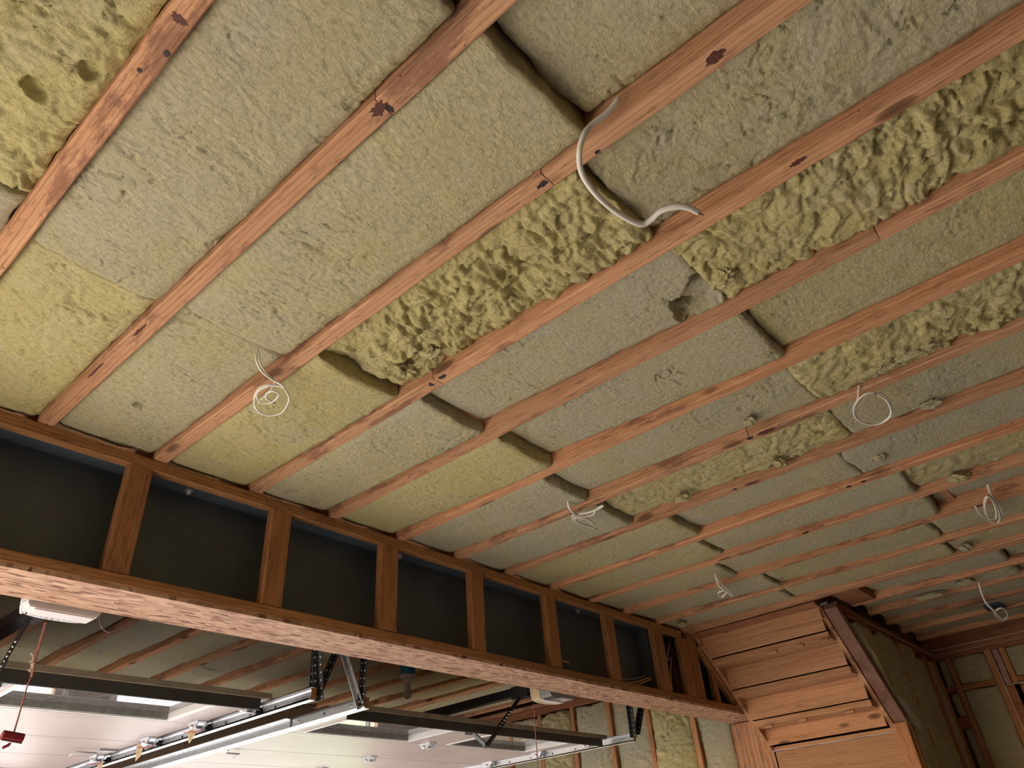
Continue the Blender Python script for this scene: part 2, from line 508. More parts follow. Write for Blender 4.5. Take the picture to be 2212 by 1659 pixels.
# ----------------------------------------------------------------- mesh building
class MB:
    def __init__(self):
        self.v, self.f, self.s = [], [], []

    def add(self, verts, faces, smooth=False):
        o = len(self.v)
        self.v += [tuple(map(float, p)) for p in verts]
        self.f += [tuple(i + o for i in f) for f in faces]
        self.s += [smooth] * len(faces)
        return self

    def box(self, x0, x1, y0, y1, z0, z1):
        v = [(x0, y0, z0), (x1, y0, z0), (x1, y1, z0), (x0, y1, z0), (x0, y0, z1), (x1, y0, z1), (x1, y1, z1), (x0, y1, z1)]
        return self.add(v, [(3, 2, 1, 0), (4, 5, 6, 7), (0, 1, 5, 4), (1, 2, 6, 5), (2, 3, 7, 6), (3, 0, 4, 7)])

    def board(self, p0, p1, w, h, up=(0, 0, 1), ch=0.003, n=1, jit=0.0, seed=0):
        """straight board from p0 to p1 (centre line), section w across, h along up, chamfered long edges"""
        p0, p1 = np.array(p0, float), np.array(p1, float)
        d = p1 - p0
        L = np.linalg.norm(d)
        d /= L
        up = np.array(up, float)
        up = up - d * (up @ d)
        up /= np.linalg.norm(up)
        s = np.cross(d, up)
        a, b, c = w / 2, h / 2, min(ch, w / 3, h / 3)
        prof = [(-a + c, -b), (a - c, -b), (a, -b + c), (a, b - c), (a - c, b), (-a + c, b), (-a, b - c), (-a, -b + c)]
        rnd = random.Random(seed)
        vs, fs = [], []
        for i in range(n + 1):
            t = i / n
            for k, (u, w_) in enumerate(prof):
                ju = rnd.uniform(-jit, jit) if jit else 0
                jw = rnd.uniform(-jit, jit) * 0.6 if jit else 0
                vs.append(p0 + d * L * t + s * (u + ju) + up * (w_ + jw))
        for i in range(n):
            for k in range(8):
                k2 = (k + 1) % 8
                fs.append((i * 8 + k, i * 8 + k2, (i + 1) * 8 + k2, (i + 1) * 8 + k))
        fs.append(tuple(range(7, -1, -1)))
        fs.append(tuple(n * 8 + k for k in range(8)))
        return self.add(vs, fs)

    def tube(self, pts, r, seg=8, closed=False, flat=1.0, cap=True):
        pts = [np.array(p, float) for p in pts]
        n = len(pts)
        vs, fs = [], []
        prev = None
        for i, p in enumerate(pts):
            if closed:
                d = pts[(i + 1) % n] - pts[i - 1]
            else:
                d = pts[min(i + 1, n - 1)] - pts[max(i - 1, 0)]
            d = d / (np.linalg.norm(d) + 1e-9)
            if prev is None:
                ref = np.array([0, 0, 1.0]) if abs(d[2]) < 0.9 else np.array([1.0, 0, 0])
                u = np.cross(d, ref)
            else:
                u = prev - d * (prev @ d)
            u /= np.linalg.norm(u) + 1e-9
            prev = u
            w = np.cross(d, u)
            rr = r[i] if isinstance(r, (list, tuple)) else r
            for k in range(seg):
                a = 2 * math.pi * k / seg
                vs.append(p + u * rr * math.cos(a) + w * rr * flat * math.sin(a))
        m = n if closed else n - 1
        for i in range(m):
            j = (i + 1) % n
            for k in range(seg):
                k2 = (k + 1) % seg
                fs.append((i * seg + k, i * seg + k2, j * seg + k2, j * seg + k))
        if cap and not closed:
            fs.append(tuple(range(seg - 1, -1, -1)))
            fs.append(tuple((n - 1) * seg + k for k in range(seg)))
        return self.add(vs, fs, True)

    def lathe(self, c, prof, seg=24):
        """profile of (radius, z) about a vertical axis through c"""
        vs, fs = [], []
        for r, z in prof:
            for k in range(seg):
                a = 2 * math.pi * k / seg
                vs.append((c[0] + r * math.cos(a), c[1] + r * math.sin(a), c[2] + z))
        for i in range(len(prof) - 1):
            for k in range(seg):
                k2 = (k + 1) % seg
                fs.append((i * seg + k, i * seg + k2, (i + 1) * seg + k2, (i + 1) * seg + k))
        fs.append(tuple(range(seg - 1, -1, -1)))
        fs.append(tuple((len(prof) - 1) * seg + k for k in range(seg)))
        return self.add(vs, fs, True)

    def sweep(self, prof, path):
        """closed profile (a, b) placed at path frames (origin, A, B)"""
        vs, fs = [], []
        m = len(prof)
        for o, A, B in path:
            o, A, B = (np.array(t, float) for t in (o, A, B))
            for a, b in prof:
                vs.append(o + A * a + B * b)
        for i in range(len(path) - 1):
            for k in range(m):
                k2 = (k + 1) % m
                fs.append((i * m + k, i * m + k2, (i + 1) * m + k2, (i + 1) * m + k))
        fs.append(tuple(range(m - 1, -1, -1)))
        fs.append(tuple((len(path) - 1) * m + k for k in range(m)))
        return self.add(vs, fs)

    def prism(self, poly, ax, a0, a1):
        """polygon in the two other axes (in xyz order), extruded along ax from a0 to a1"""
        i = 'xyz'.index(ax)
        vs = []
        for a in (a0, a1):
            for p in poly:
                q = list(p)
                q.insert(i, a)
                vs.append(q)
        m = len(poly)
        fs = [tuple(range(m - 1, -1, -1)), tuple(range(m, 2 * m))]
        for k in range(m):
            fs.append((k, (k + 1) % m, m + (k + 1) % m, m + k))
        return self.add(vs, fs)

    def build(self, name, mat, parent=None):
        return mesh_obj(name, np.array(self.v), self.f, mat, parent, self.s)


def world_base(o):
    return np.array(o.location) if o else np.zeros(3)


def mesh_obj(name, v, faces, mat, parent=None, smooth=None):
    v = v.copy()
    v[:, 2] += Z0
    lo, hi = v.min(0), v.max(0)
    org = np.array([(lo[0] + hi[0]) / 2, (lo[1] + hi[1]) / 2, lo[2]])
    me = bpy.data.meshes.new(name)
    me.from_pydata((v - org).tolist(), [], faces)
    me.update()
    import bmesh
    bm = bmesh.new()
    bm.from_mesh(me)
    bmesh.ops.recalc_face_normals(bm, faces=bm.faces)
    bm.to_mesh(me)
    bm.free()
    if smooth is not None:
        sm = list(smooth) if not isinstance(smooth, bool) else [smooth] * len(faces)
        me.polygons.foreach_set('use_smooth', sm)
    me.materials.append(MATS[mat])
    o = bpy.data.objects.new(name, me)
    COL.objects.link(o)
    if parent is not None:
        o.parent = parent
        base = world_base(parent)
        g = parent.parent
        while g is not None:
            base = base + world_base(g)
            g = g.parent
        o.location = org - base
    else:
        o.location = org
    return o


def empty(name, loc):
    o = bpy.data.objects.new(name, None)
    o.empty_display_size = 0.1
    COL.objects.link(o)
    o.location = (loc[0], loc[1], loc[2] + Z0)
    return o


def tag(o, label, cat, group=None):
    o['label'] = label
    o['category'] = cat
    if group:
        o['group'] = group
    return o


def structure(o, label=None):
    o['kind'] = 'structure'
    if label:
        o['label'] = label
    return o


FLOOR = -Z0

# ----------------------------------------------------------------- setting: ground, floor, shell
structure(MB().box(-3.2, 7.6, -5.4, 3.62, FLOOR - 0.12, FLOOR).build('floor', 'concrete'), 'grey concrete garage floor slab')
structure(MB().box(-14, 30, 3.62, 8.0, FLOOR - 0.16, FLOOR - 0.03).build('driveway', 'driveway_concrete'), 'dark driveway outside the garage doors')
structure(MB().box(-14, 8.6, 8.0, 26, FLOOR - 0.16, FLOOR - 0.03).build('street', 'street_concrete'), 'pale concrete beyond the driveway')
structure(MB().box(8.6, 45, 8.0, 60, FLOOR - 0.16, FLOOR - 0.03).build('lawn', 'lawn'), 'green lawn to the right of the driveway')
structure(MB().box(-14, -3.2, -8, 3.62, FLOOR - 0.16, FLOOR - 0.03).build('side_yard', 'driveway_concrete'), 'pale concrete yard left of the garage')
wl = MB()  # unseen wall; its wide opening is added so sun bounce brightens the ceiling
wl.box(-3.2, -3.1, -5.4, 3.62, -0.62, 0.26)
wl.box(-3.2, -3.1, -5.4, -0.8, FLOOR, -0.62)
wl.box(-3.2, -3.1, 2.2, 3.62, FLOOR, -0.62)
structure(wl.build('wall_left', 'wall_board'), 'left side wall with a wide opening added for sunlight')
structure(MB().box(-3.1, 7.6, -5.4, -5.3, FLOOR, 0.26).build('wall_back', 'wall_board'), 'back wall of the garage')
wf = MB()
DOORS = ((-0.66, 1.80), (2.22, 4.80))          # clear openings in x
zt = -0.80
wf.box(-3.1, 5.95, 3.50, 3.62, zt, 0.26)
for a, b in ((-3.1, DOORS[0][0]), (DOORS[0][1], DOORS[1][0]), (DOORS[1][1], 5.95)):
    wf.box(a, b, 3.50, 3.62, FLOOR, zt)
structure(wf.build('wall_front', 'wall_board'), 'front wall with two garage door openings')

ceil_root = structure(empty('ceiling', (2.0, -0.9, 0.0)), 'open ceiling of wooden joists')
MB().box(-3.1, 7.6, -5.3, 3.62, 0.245, 0.27).build('subfloor_deck', 'deck_wood', ceil_root)
JW = 0.054
JX = {k: k * 0.4064 for k in range(-7, 18)}
JX.update({0: -0.004, 1: 0.397, 2: 0.811, 3: 1.223, 4: 1.634, 5: 2.043, 6: 2.449, 7: 2.853, 8: 3.268, 9: 3.668, 10: 4.068, 11: 4.482, 12: 4.905, 13: 5.33})
JX = {k: v for k, v in JX.items()}


def joist(x_right, y0, y1, seed, w=JW):
    n = max(2, int((y1 - y0) / 0.12))
    o = MB().board((x_right - w / 2, y0, 0.12), (x_right - w / 2, y1, 0.12), w, 0.24, ch=0.004, n=n, jit=0.0012, seed=seed)
    return o.build('joist', 'joist_wood', ceil_root)


SPLIT = {1: -1.805, 2: -1.94, 3: -1.12, 4: -2.487, 0: -2.6, 6: -1.70}
JOISTS = {}
for k in range(-7, 13):
    if k in SPLIT:
        joist(JX[k], -5.3, SPLIT[k] - 0.0012, 100 + k)
        JOISTS[k] = joist(JX[k] - 0.002, SPLIT[k] + 0.0012, 3.50, 170 + k)
    else:
        JOISTS[k] = joist(JX[k], -5.3, 3.50, 100 + k)
joist(JX[12] - JW - 0.001, -5.3, 3.50, 151)      # doubled joist at the stair head
for k in range(13, 18):
    joist(JX[k], -5.3, -1.10, 100 + k)
for k in (13, 14):
    joist(JX[k] if k == 13 else 5.72, 0.30, 3.50, 130 + k)
MB().board((4.93, -1.17, 0.02), (5.27, -1.17, 0.02), 0.15, 0.035).build('blocking', 'plate_wood_x', ceil_root)
MB().board((4.93, -1.255, 0.10), (5.27, -1.255, 0.10), 0.035, 0.20).build('blocking', 'plate_wood_x', ceil_root)
for (k, y) in ((3, -0.99), (4, -2.10), (9, -2.11), (4, -1.03)):
    MB().board((JX[k], y, 0.145), (JX[k + 1] - JW, y, 0.145), 0.04, 0.17).build('blocking', 'joist_wood', ceil_root)


# dark pitch marks on the undersides
plain('pitch', (0.022, 0.014, 0.016), rough=0.6)
plain('pitch_brown', (0.10, 0.03, 0.018), rough=0.7, var=0.4, scale=90.0)
for i, (k, q, lx, ly, mt) in enumerate(((1, (852, 243), .028, .018, 'pitch'), (1, (815, 232), .034, .060, 'pitch_brown'), (2, (1172, 398), .018, .045, 'pitch'), (3, (940, 806), .022, .045, 'pitch'), (3, (922, 826), .03, .02, 'pitch'),
                                        (6, (1608, 937), .03, .035, 'pitch'), (6, (1640, 920), .034, .09, 'pitch_brown'), (7, (1572, 1047), .03, .03, 'pitch'), (7, (1605, 1030), .034, .10, 'pitch_brown'),
                                        (8, (1824, 1043), .03, .03, 'pitch'), (8, (1850, 1027), .03, .03, 'pitch'), (9, (1735, 1147), .034, .05, 'pitch'), (10, (2112, 1092), .034, .08, 'pitch_brown'),
                                        (1, (300, 715), .012, .10, 'pitch_brown'), (1, (205, 800), .010, .14, 'pitch_brown'), (0, (385, 40), .04, .022, 'pitch_brown'), (0, (365, 120), .016, .022, 'pitch'), (0, (301, 152), .012, .014, 'pitch'), (2, (1300, 338), .012, .02, 'pitch'), (2, (1540, 118), .036, .06, 'pitch_brown'), (3, (1715, 335), .02, .05, 'pitch_brown'))):
    c = on(q, 'z', -0.0006)
    c[0] = min(max(c[0], JX[k] - JW + lx / 2 + 0.003), JX[k] - lx / 2 - 0.004)
    rr = random.Random(i)
    poly = []
    for t in range(28):
        a = 2 * math.pi * t / 28
        f = rr.uniform(0.55, 1.0)
        poly.append((c[0] + lx / 2 * math.cos(a) * f, c[1] + ly / 2 * math.sin(a) * f))
    MB().prism(poly, 'z', -0.0010, 0.003).build('pitch_mark', mt, JOISTS[k])


# ----------------------------------------------------------------- mineral wool batts
def grid_obj(name, P, nx, ny, mat, parent=None):
    """P: (ny, nx, 3) surface; closed skirt is part of P already"""
    v = P.reshape(-1, 3).astype(np.float64).copy()
    v[:, 2] += Z0
    lo, hi = v.min(0), v.max(0)
    org = np.array([(lo[0] + hi[0]) / 2, (lo[1] + hi[1]) / 2, lo[2]])
    v -= org
    idx = np.arange(nx * ny).reshape(ny, nx)
    q = np.stack([idx[:-1, :-1], idx[:-1, 1:], idx[1:, 1:], idx[1:, :-1]], -1).reshape(-1, 4)
    me = bpy.data.meshes.new(name)
    me.vertices.add(len(v))
    me.vertices.foreach_set('co', v.ravel())
    me.loops.add(len(q) * 4)
    me.loops.foreach_set('vertex_index', q.ravel())
    me.polygons.add(len(q))
    me.polygons.foreach_set('loop_start', np.arange(len(q)) * 4)
    me.polygons.foreach_set('use_smooth', np.ones(len(q), bool))
    me.update(calc_edges=True)
    me.materials.append(MATS[mat])
    o = bpy.data.objects.new(name, me)
    COL.objects.link(o)
    if parent is not None:
        o.parent = parent
        o.location = org - np.array(parent.location)
    else:
        o.location = org
    return o


def batt_height(U, V, rough, seed):
    """relief of the hanging face, metres, positive = bulging out.  U, V in metres"""
    wx = fbm(U * 6, V * 6, seed + 40, 3) * 0.06
    wy = fbm(U * 6 + 50, V * 6, seed + 45, 3) * 0.06
    a, b = U + wx, V + wy
    h = 0.009 * fbm(U * 3.1, V * 2.2, seed, 3)
    # fibrous face: short thin creases running mostly across the bay
    c1 = np.abs(fbm(a * 13, b * 30, seed + 5, 3))
    msk = np.clip(fbm(U * 6, V * 6, seed + 8, 3) * 2.2 + 0.10, 0, 1)
    h = h - 0.0095 * np.clip(1 - c1 / 0.06, 0, 1) * msk
    c2 = np.abs(fbm(a * 30 + 4, b * 62, seed + 6, 2))
    h = h - 0.0022 * np.clip(1 - c2 / 0.09, 0, 1)
    h = h + 0.0016 * fbm(a * 60, b * 90, seed + 12, 2)
    if rough > 0:
        # torn wool: rounded lumps with sharp creases between, at several sizes
        b1 = np.abs(fbm(a * 13, b * 20, seed + 20, 2, 0.5))
        b2 = np.abs(fbm(a * 28 + 3, b * 40, seed + 25, 2, 0.5))
        b3 = np.abs(fbm(a * 60 + 8, b * 80, seed + 27, 2, 0.5))
        am = 0.55 + 0.75 * np.clip(fbm(U * 3.5, V * 3.5, seed + 33, 2) + 0.4, 0, 1)
        h = h + rough * am * (0.030 * np.sqrt(b1 + 0.002) + 0.016 * np.sqrt(b2 + 0.002) + 0.007 * np.sqrt(b3 + 0.002) - 0.022)
        gg = np.clip(fbm(a * 8 + 9, b * 8, seed + 30, 3) - 0.30, 0, 1)
        h = h - rough * 0.05 * gg
    return h


def make_batt(axis, u0, u1, v0, v1, w_face0, w_face1, depth, rough, yellow, seed, res, edge=0.012, ragged=0.006, sag=0.006, end_round=0.018, label=None, group=None, notch=None, name='insulation_batt', low=None):
    """axis 'z': face hangs down (u=x, v=y).  axis '-x' / '-y': face of a wall batt towards -x / -y (u = y or x, v = z).
    w_face0 / w_face1: face position at v0 / v1 ends."""
    nu = max(6, int((u1 - u0) / res))
    nv = max(6, int((v1 - v0) / res))
    us = np.linspace(0, 1, nu)
    vs = np.linspace(0, 1, nv)
    Ug, Vg = np.meshgrid(us, vs)
    U = u0 + (u1 - u0) * Ug
    lo_ = v0 if low is None else np.maximum(v0, low(U))
    V = lo_ + (v1 - lo_) * Vg
    # ragged outline
    eu0 = ragged * fbm(V * 9, V * 0 + seed, seed + 60, 3)
    eu1 = ragged * fbm(V * 9, V * 0 + seed + 7, seed + 61, 3)
    ev0 = ragged * 2.2 * fbm(U * 8, U * 0 + seed, seed + 62, 3)
    ev1 = ragged * 2.2 * fbm(U * 8, U * 0 + seed + 5, seed + 63, 3)
    U = U + eu0 * (1 - Ug) + eu1 * Ug
    V = V + ev0 * (1 - Vg) + ev1 * Vg
    h = batt_height(U + seed * 0.37, V - seed * 0.71, rough, seed)
    du = np.minimum(Ug, 1 - Ug) * (u1 - u0)
    dv = np.minimum(Vg, 1 - Vg) * (v1 - v0)
    h = h + sag * (1 - (2 * Ug - 1) ** 2)
    h = h - edge * np.clip(1 - du / 0.03, 0, 1) ** 2 - end_round * 0.5 * np.clip(1 - dv / end_round, 0, 1) ** 2
    if notch is not None:                                    # torn hole: (u, v, radius, depth)
        for (cu, cv, rr, dd) in notch:
            dist = np.hypot(U - cu, V - cv) / rr + 0.35 * fbm(U * 22, V * 22, seed + 70, 3)
            h = h - dd * np.clip((1.0 - dist) / 0.25, 0, 1)
    face = w_face0 + (w_face1 - w_face0) * Vg - h            # smaller = further out of the bay
    back = np.maximum(w_face0, w_face1) + depth
    # skirt: two rings on every side
    def pad(A):
        return np.pad(A, 2, mode='edge')
    Up, Vp, Fp = pad(U), pad(V), pad(face)
    ny, nx = Fp.shape
    ring = np.zeros((ny, nx), int)
    ring[0, :] = ring[-1, :] = ring[:, 0] = ring[:, -1] = 2
    r1 = np.zeros((ny, nx), bool)
    r1[1, :] = r1[-2, :] = r1[:, 1] = r1[:, -2] = True
    r1 &= ring == 0
    Fp = np.where(ring == 2, back, Fp)
    Fp = np.where(r1, np.minimum(Fp + 0.02, back), Fp)
    sh = 0.004 * fbm(Up * 30, Vp * 30 + Fp * 20, seed + 80, 2)
    Up = np.where(r1, Up + sh, Up)
    Vp = np.where(r1, Vp + sh * 1.5, Vp)
    if axis == 'z':
        P = np.stack([Up, Vp, Fp], -1)
        P = P[:, ::-1]
    elif axis == '-x':
        P = np.stack([Fp, Up, Vp], -1)
        P = P[:, ::-1]
    else:
        P = np.stack([Up, Fp, Vp], -1)
    o = grid_obj(name, P, nx, ny, 'mineral_wool')
    o.color = (yellow, 0, 0, 1)
    tag(o, label, 'insulation', group)
    return o


def tuft(parent, c, size, seed, yellow=0.25):
    """torn lump of wool hanging out of a batt"""
    n, m = 44, 26
    c = np.array(c) + np.array([-0.010, 0.0, 0.006])
    size = np.array(size) * np.array([0.85, 0.75, 1.0])
    vs = []
    for j in range(m + 1):
        th = math.pi * j / m
        for i in range(n):
            ph = 2 * math.pi * i / n
            d = np.array([math.sin(th) * math.cos(ph), math.sin(th) * math.sin(ph), math.cos(th)])
            s = 0.62 + 0.55 * float(fbm(np.array([d[0] * 2.2 + d[2] + seed]), np.array([d[1] * 2.2 - d[2]]), seed, 3)[0]) \
                + 0.75 * abs(float(fbm(np.array([d[0] * 4.5 + seed + d[2] * 2]), np.array([d[1] * 4.5 + d[2] * 3]), seed + 3, 3)[0]))
            vs.append(np.array(c) + d * np.array(size) * s)
    fs = []
    for j in range(m):
        for i in range(n):
            i2 = (i + 1) % n
            fs.append((j * n + i, j * n + i2, (j + 1) * n + i2, (j + 1) * n + i))
    o = mesh_obj('torn_tuft', np.array(vs), fs, 'mineral_wool', parent, True)
    o.color = (yellow, 0, 0, 1)
    return o


ORD = ['first', 'second', 'third', 'fourth', 'fifth', 'sixth', 'seventh', 'eighth', 'ninth', 'tenth', 'eleventh', 'twelfth', 'thirteenth', 'fourteenth', 'fifteenth', 'sixteenth']
# per bay: seam1 y, seam2 y
SEAM1 = {-1: -0.975, 0: -0.84, 1: -0.86, 2: -0.95, 3: -0.98, 4: -0.99, 5: -0.885, 6: -0.875, 7: -1.03, 8: -0.97, 9: -0.85, 10: -0.95, 11: -0.9}
SEAM2 = {-1: -2.1, 0: -2.06, 1: -2.085, 2: -2.01, 3: -2.03, 4: -2.045, 5: -2.013, 6: -2.0, 7: -1.9, 8: -2.035, 9: -2.04, 10: -1.95, 11: -1.92}
# (row, bay) -> rough, yellow, face z at far (beam) end, at near end
STYLE = {
    (1, -1): (0.15, 0.05, 0.03, 0.03), (2, -1): (0.9, 0.38, 0.035, 0.03),
    (1, 0): (0.25, 0.36, 0.022, 0.020), (2, 0): (0.12, 0.14, 0.016, 0.020), (3, 0): (0.1, 0.1, 0.05, 0.05),
    (1, 1): (0.12, 0.16, 0.022, 0.030), (2, 1): (0.10, 0.20, 0.014, 0.006), (3, 1): (0.06, 0.16, 0.062, 0.05),
    (1, 2): (0.15, 0.34, 0.022, -0.004), (2, 2): (1.0, 0.42, 0.046, 0.006), (3, 2): (0.25, 0.12, 0.048, 0.03),
    (1, 3): (0.10, 0.14, 0.026, -0.002), (2, 3): (0.03, 0.08, 0.056, 0.020), (3, 3): (1.0, 0.40, 0.020, 0.022),
    (1, 4): (0.15, 0.32, 0.026, -0.002), (2, 4): (0.03, 0.08, 0.058, 0.004), (3, 4): (0.12, 0.26, 0.046, 0.03),
    (1, 5): (0.08, 0.05, 0.026, 0.002), (2, 5): (0.05, 0.10, 0.050, 0.022), (3, 5): (0.95, 0.34, 0.012, 0.02),
    (1, 6): (0.08, 0.04, 0.026, 0.002), (2, 6): (0.6, 0.34, 0.046, 0.020), (3, 6): (0.1, 0.12, 0.03, 0.03),
    (1, 7): (0.1, 0.2, 0.026, 0.002), (2, 7): (0.06, 0.12, 0.050, 0.02), (3, 7): (0.05, 0.04, 0.02, 0.02),
    (1, 8): (0.2, 0.2, 0.024, 0.012), (2, 8): (0.05, 0.08, 0.034, 0.006), (3, 8): (0.6, 0.3, 0.034, 0.02),
    (1, 9): (0.1, 0.14, 0.024, 0.012), (2, 9): (0.05, 0.08, 0.030, 0.006), (3, 9): (0.1, 0.0, 0.075, 0.06),
}
BATTS = {}


def tone_words(rough, yellow):
    if rough > 0.5:
        return 'torn shaggy yellow'
    if yellow > 0.28:
        return 'yellow-green fibrous'
    if yellow > 0.13:
        return 'olive-grey fibrous'
    return 'flat pale grey'


for k in range(-1, 12):
    for row in (1, 2, 3):
        s1, s2 = SEAM1.get(k, -0.93), SEAM2.get(k, -2.03)
        y1, y0 = {1: (0.034, s1), 2: (s1 - 0.004, s2), 3: (s2 - 0.004, -3.2)}[row]
        x0, x1 = JX[k] + 0.003, JX[k + 1] - JW - 0.003
        if k == 11:
            x1 = JX[12] - 2 * JW - 0.004
        pts = [(x0 + (x1 - x0) * a, y0 + (y1 - y0) * b, 0.02) for a in (0, .5, 1) for b in (0, .25, .5, .75, 1)]
        if not in_frame(pts, 20):
            continue
        rr = random.Random(k * 10 + row)
        rough, yellow, zf, zn = STYLE.get((row, k), (0.1 + 0.1 * rr.random(), 0.05 + 0.2 * rr.random(), 0.028, 0.012))
        res = 0.005 if x0 < 1.7 else (0.007 if x0 < 3.0 else 0.010)
        rowname = {1: 'row against the steel beam', 2: 'middle row', 3: 'row nearest the viewer'}[row]
        lab = '%s wool batt, %s bay from the top-left, %s' % (tone_words(rough, yellow), ORD[max(k + 1, 0)], rowname)
        notch = None
        if (row, k) == (2, 3):
            notch = [(1.50, -1.97, 0.075, 0.06), (1.43, -2.01, 0.05, 0.06), (1.545, -1.90, 0.035, 0.05)]
        if (row, k) == (1, 1):
            notch = [(0.56, -0.30, 0.03, 0.02)]
        if (row, k) == (2, -1):
            notch = [(-0.16, -1.30, 0.03, 0.03), (-0.10, -1.42, 0.025, 0.025), (-0.24, -1.22, 0.025, 0.03)]
        b = make_batt('z', x0, x1, y0, y1, zn, zf, 0.15, rough, yellow, 11 + 13 * k + 101 * row, res, label=lab,
                      group='ceiling batts in front of the beam', notch=notch)
        BATTS[(row, k)] = b
for k in range(12, 17):
    for row, (y0, y1) in enumerate(((-2.13, -1.11), (-3.2, -2.14)), 1):
        x0, x1 = JX[k] + 0.003, JX[k + 1] - JW - 0.003
        if k == 12:
            y1 = min(y1, -1.28)
        if not in_frame([(x, y, 0.02) for x in (x0, x1) for y in (y0, (y0 + y1) / 2, y1)], 10):
            continue
        rr = random.Random(k * 7 + row)
        yellow = 0.03 + 0.12 * rr.random()
        lab = '%s batt, %s bay past the doubled joist, %s' % (tone_words(0.1, yellow), ORD[k - 12], 'beside the stair wall' if row == 1 else 'at the right edge')
        BATTS[(row, k)] = make_batt('z', x0, x1, y0, y1, 0.016 if row == 1 else 0.04, 0.045, 0.13, 0.25, yellow, 500 + 7 * k + row, 0.012, label=lab, group='ceiling batts past the stair head')
for k in range(2, 14):
    for row, (y0, y1) in enumerate(((1.20, 2.77), (2.79, 3.45)), 1):
        x0, x1 = JX[k] + 0.003, (JX[k + 1] if k < 13 else 5.72) - JW - 0.003
        if k == 11:
            x1 = JX[12] - 2 * JW - 0.004
        if not in_frame([(x0 + (x1 - x0) * a, y0 + (y1 - y0) * b, 0.02) for a in (0, 1) for b in (0, .3, .6, 1)], 0):
            continue
        rr = random.Random(k * 5 + row)
        yellow = 0.0 + 0.16 * rr.random()
        sag = 0.02 + 0.02 * rr.random() if k > 5 else 0.008
        lab = '%s wool batt above the garage doors, %s bay, %s' % ('sagging' if k > 5 else 'dusty grey', ORD[k - 2], 'long piece' if row == 1 else 'short piece by the front wall')
        make_batt('z', x0, x1, y0, y1, 0.022 if row == 1 else 0.045, 0.035, 0.13, 0.12, yellow, 900 + 7 * k + row, 0.014, sag=sag, label=lab, group='ceiling batts above the garage doors')

# torn tufts that hang over joist edges
for key, q, zz, size, yl in (
        ((2, 4), (1660, 768), -0.004, (0.018, 0.035, 0.014), 0.25), ((2, 2), (930, 775), 0.012, (0.03, 0.085, 0.022), 0.4),
        ((2, 2), (880, 808), 0.010, (0.05, 0.05, 0.024), 0.4), ((2, 5), (1625, 915), -0.004, (0.028, 0.042, 0.018), 0.1),
        ((3, 5), (1900, 800), 0.004, (0.05, 0.12, 0.022), 0.3), ((3, 5), (1985, 762), 0.004, (0.04, 0.10, 0.02), 0.3),
        ((3, 6), (2015, 878), -0.002, (0.024, 0.06, 0.015), 0.15), ((2, 6), (1690, 1002), -0.006, (0.035, 0.05, 0.02), 0.3),
        ((2, 6), (1480, 1078), -0.004, (0.03, 0.06, 0.018), 0.3), ((2, 7), (1905, 990), 0.004, (0.04, 0.04, 0.016), 0.1),
        ((3, 3), (1570, 600), 0.004, (0.045, 0.05, 0.02), 0.4), ((2, 10), (1680, 1265), -0.012, (0.05, 0.05, 0.018), 0.25),
        ((1, 11), (1475, 1350), -0.01, (0.05, 0.05, 0.022), 0.25), ((3, 8), (2075, 1035), 0.0, (0.045, 0.08, 0.02), 0.3),
        ((3, 10), (2090, 1185), -0.01, (0.045, 0.05, 0.02), 0.05), ((1, 13), (2010, 1290), 0.0, (0.05, 0.14, 0.02), 0.1),
        ((1, 13), (2085, 1260), 0.0, (0.05, 0.10, 0.024), 0.1)):
    if key in BATTS:
        tuft(BATTS[key], on(q, 'z', zz), size, int(q[0]), yl)

# ----------------------------------------------------------------- steel beam and its wooden box
sb = tag(empty('steel_beam', (2.6, 0.15, -0.50)), 'dark grey painted steel I-beam inside the timber box', 'beam')
BX0, BX1 = -3.1, 5.84
MB().box(BX0, BX1, 0.145, 0.160, -0.478, -0.030).build('web', 'steel_paint', sb)
MB().box(BX0, BX1, 0.050, 0.255, -0.030, -0.012).build('top_flange', 'steel_paint_flange', sb)
MB().box(BX0, BX1, 0.050, 0.255, -0.496, -0.478).build('bottom_flange', 'steel_paint_flange', sb)
for x in (0.955, 2.085, 3.6):
    m = MB().lathe((x, 0.095, -0.052), [(0.011, 0), (0.011, 0.013), (0.019, 0.013), (0.019, 0.022)], 12)
    m.build('bolt', 'galvanised_dull', sb)
for x in (4.34, 4.40):
    MB().box(x, x + 0.012, 0.05, 0.145, -0.478, -0.03).build('stiffener', 'steel_paint', sb)

fr = tag(empty('beam_box_frame', (2.6, 0.02, -0.515)), 'brown timber frame boxing in the steel beam, with OSB soffit', 'framing')
JOINTS_T = [BX0, -1.2, 1.25, 2.63, 4.76, 5.02]
for a, b in zip(JOINTS_T[:-1], JOINTS_T[1:]):
    if a == 4.76:
        continue
    MB().board((a + 0.001, 0.02, -0.0245), (b - 0.001, 0.02, -0.0245), 0.040, 0.047, n=12, jit=0.0008, seed=int(a * 10 + 90)).build('top_plate', 'frame_wood_x', fr)
for a, b in ((BX0, -0.6), (-0.6, 2.615), (2.615, 5.62)):
    MB().board((a + 0.001, 0.022, -0.478), (b - 0.001, 0.022, -0.478), 0.044, 0.040, n=12, jit=0.0008, seed=int(a * 10 + 50)).build('bottom_plate', 'frame_wood_x', fr)
for i, (x0, x1) in enumerate(((-1.76, -1.66), (-1.15, -1.05), (-0.545, -0.445), (0.072, 0.172), (0.674, 0.764), (1.288, 1.383), (1.893, 1.998), (2.508, 2.605), (3.143, 3.245), (3.76, 3.86), (4.345, 4.475))):
    MB().board(((x0 + x1) / 2, 0.021, -0.049), ((x0 + x1) / 2, 0.021, -0.457), x1 - x0, 0.042, up=(0, 1, 0), n=6, jit=0.0008, seed=i).build('stud', 'frame_wood_z', fr)
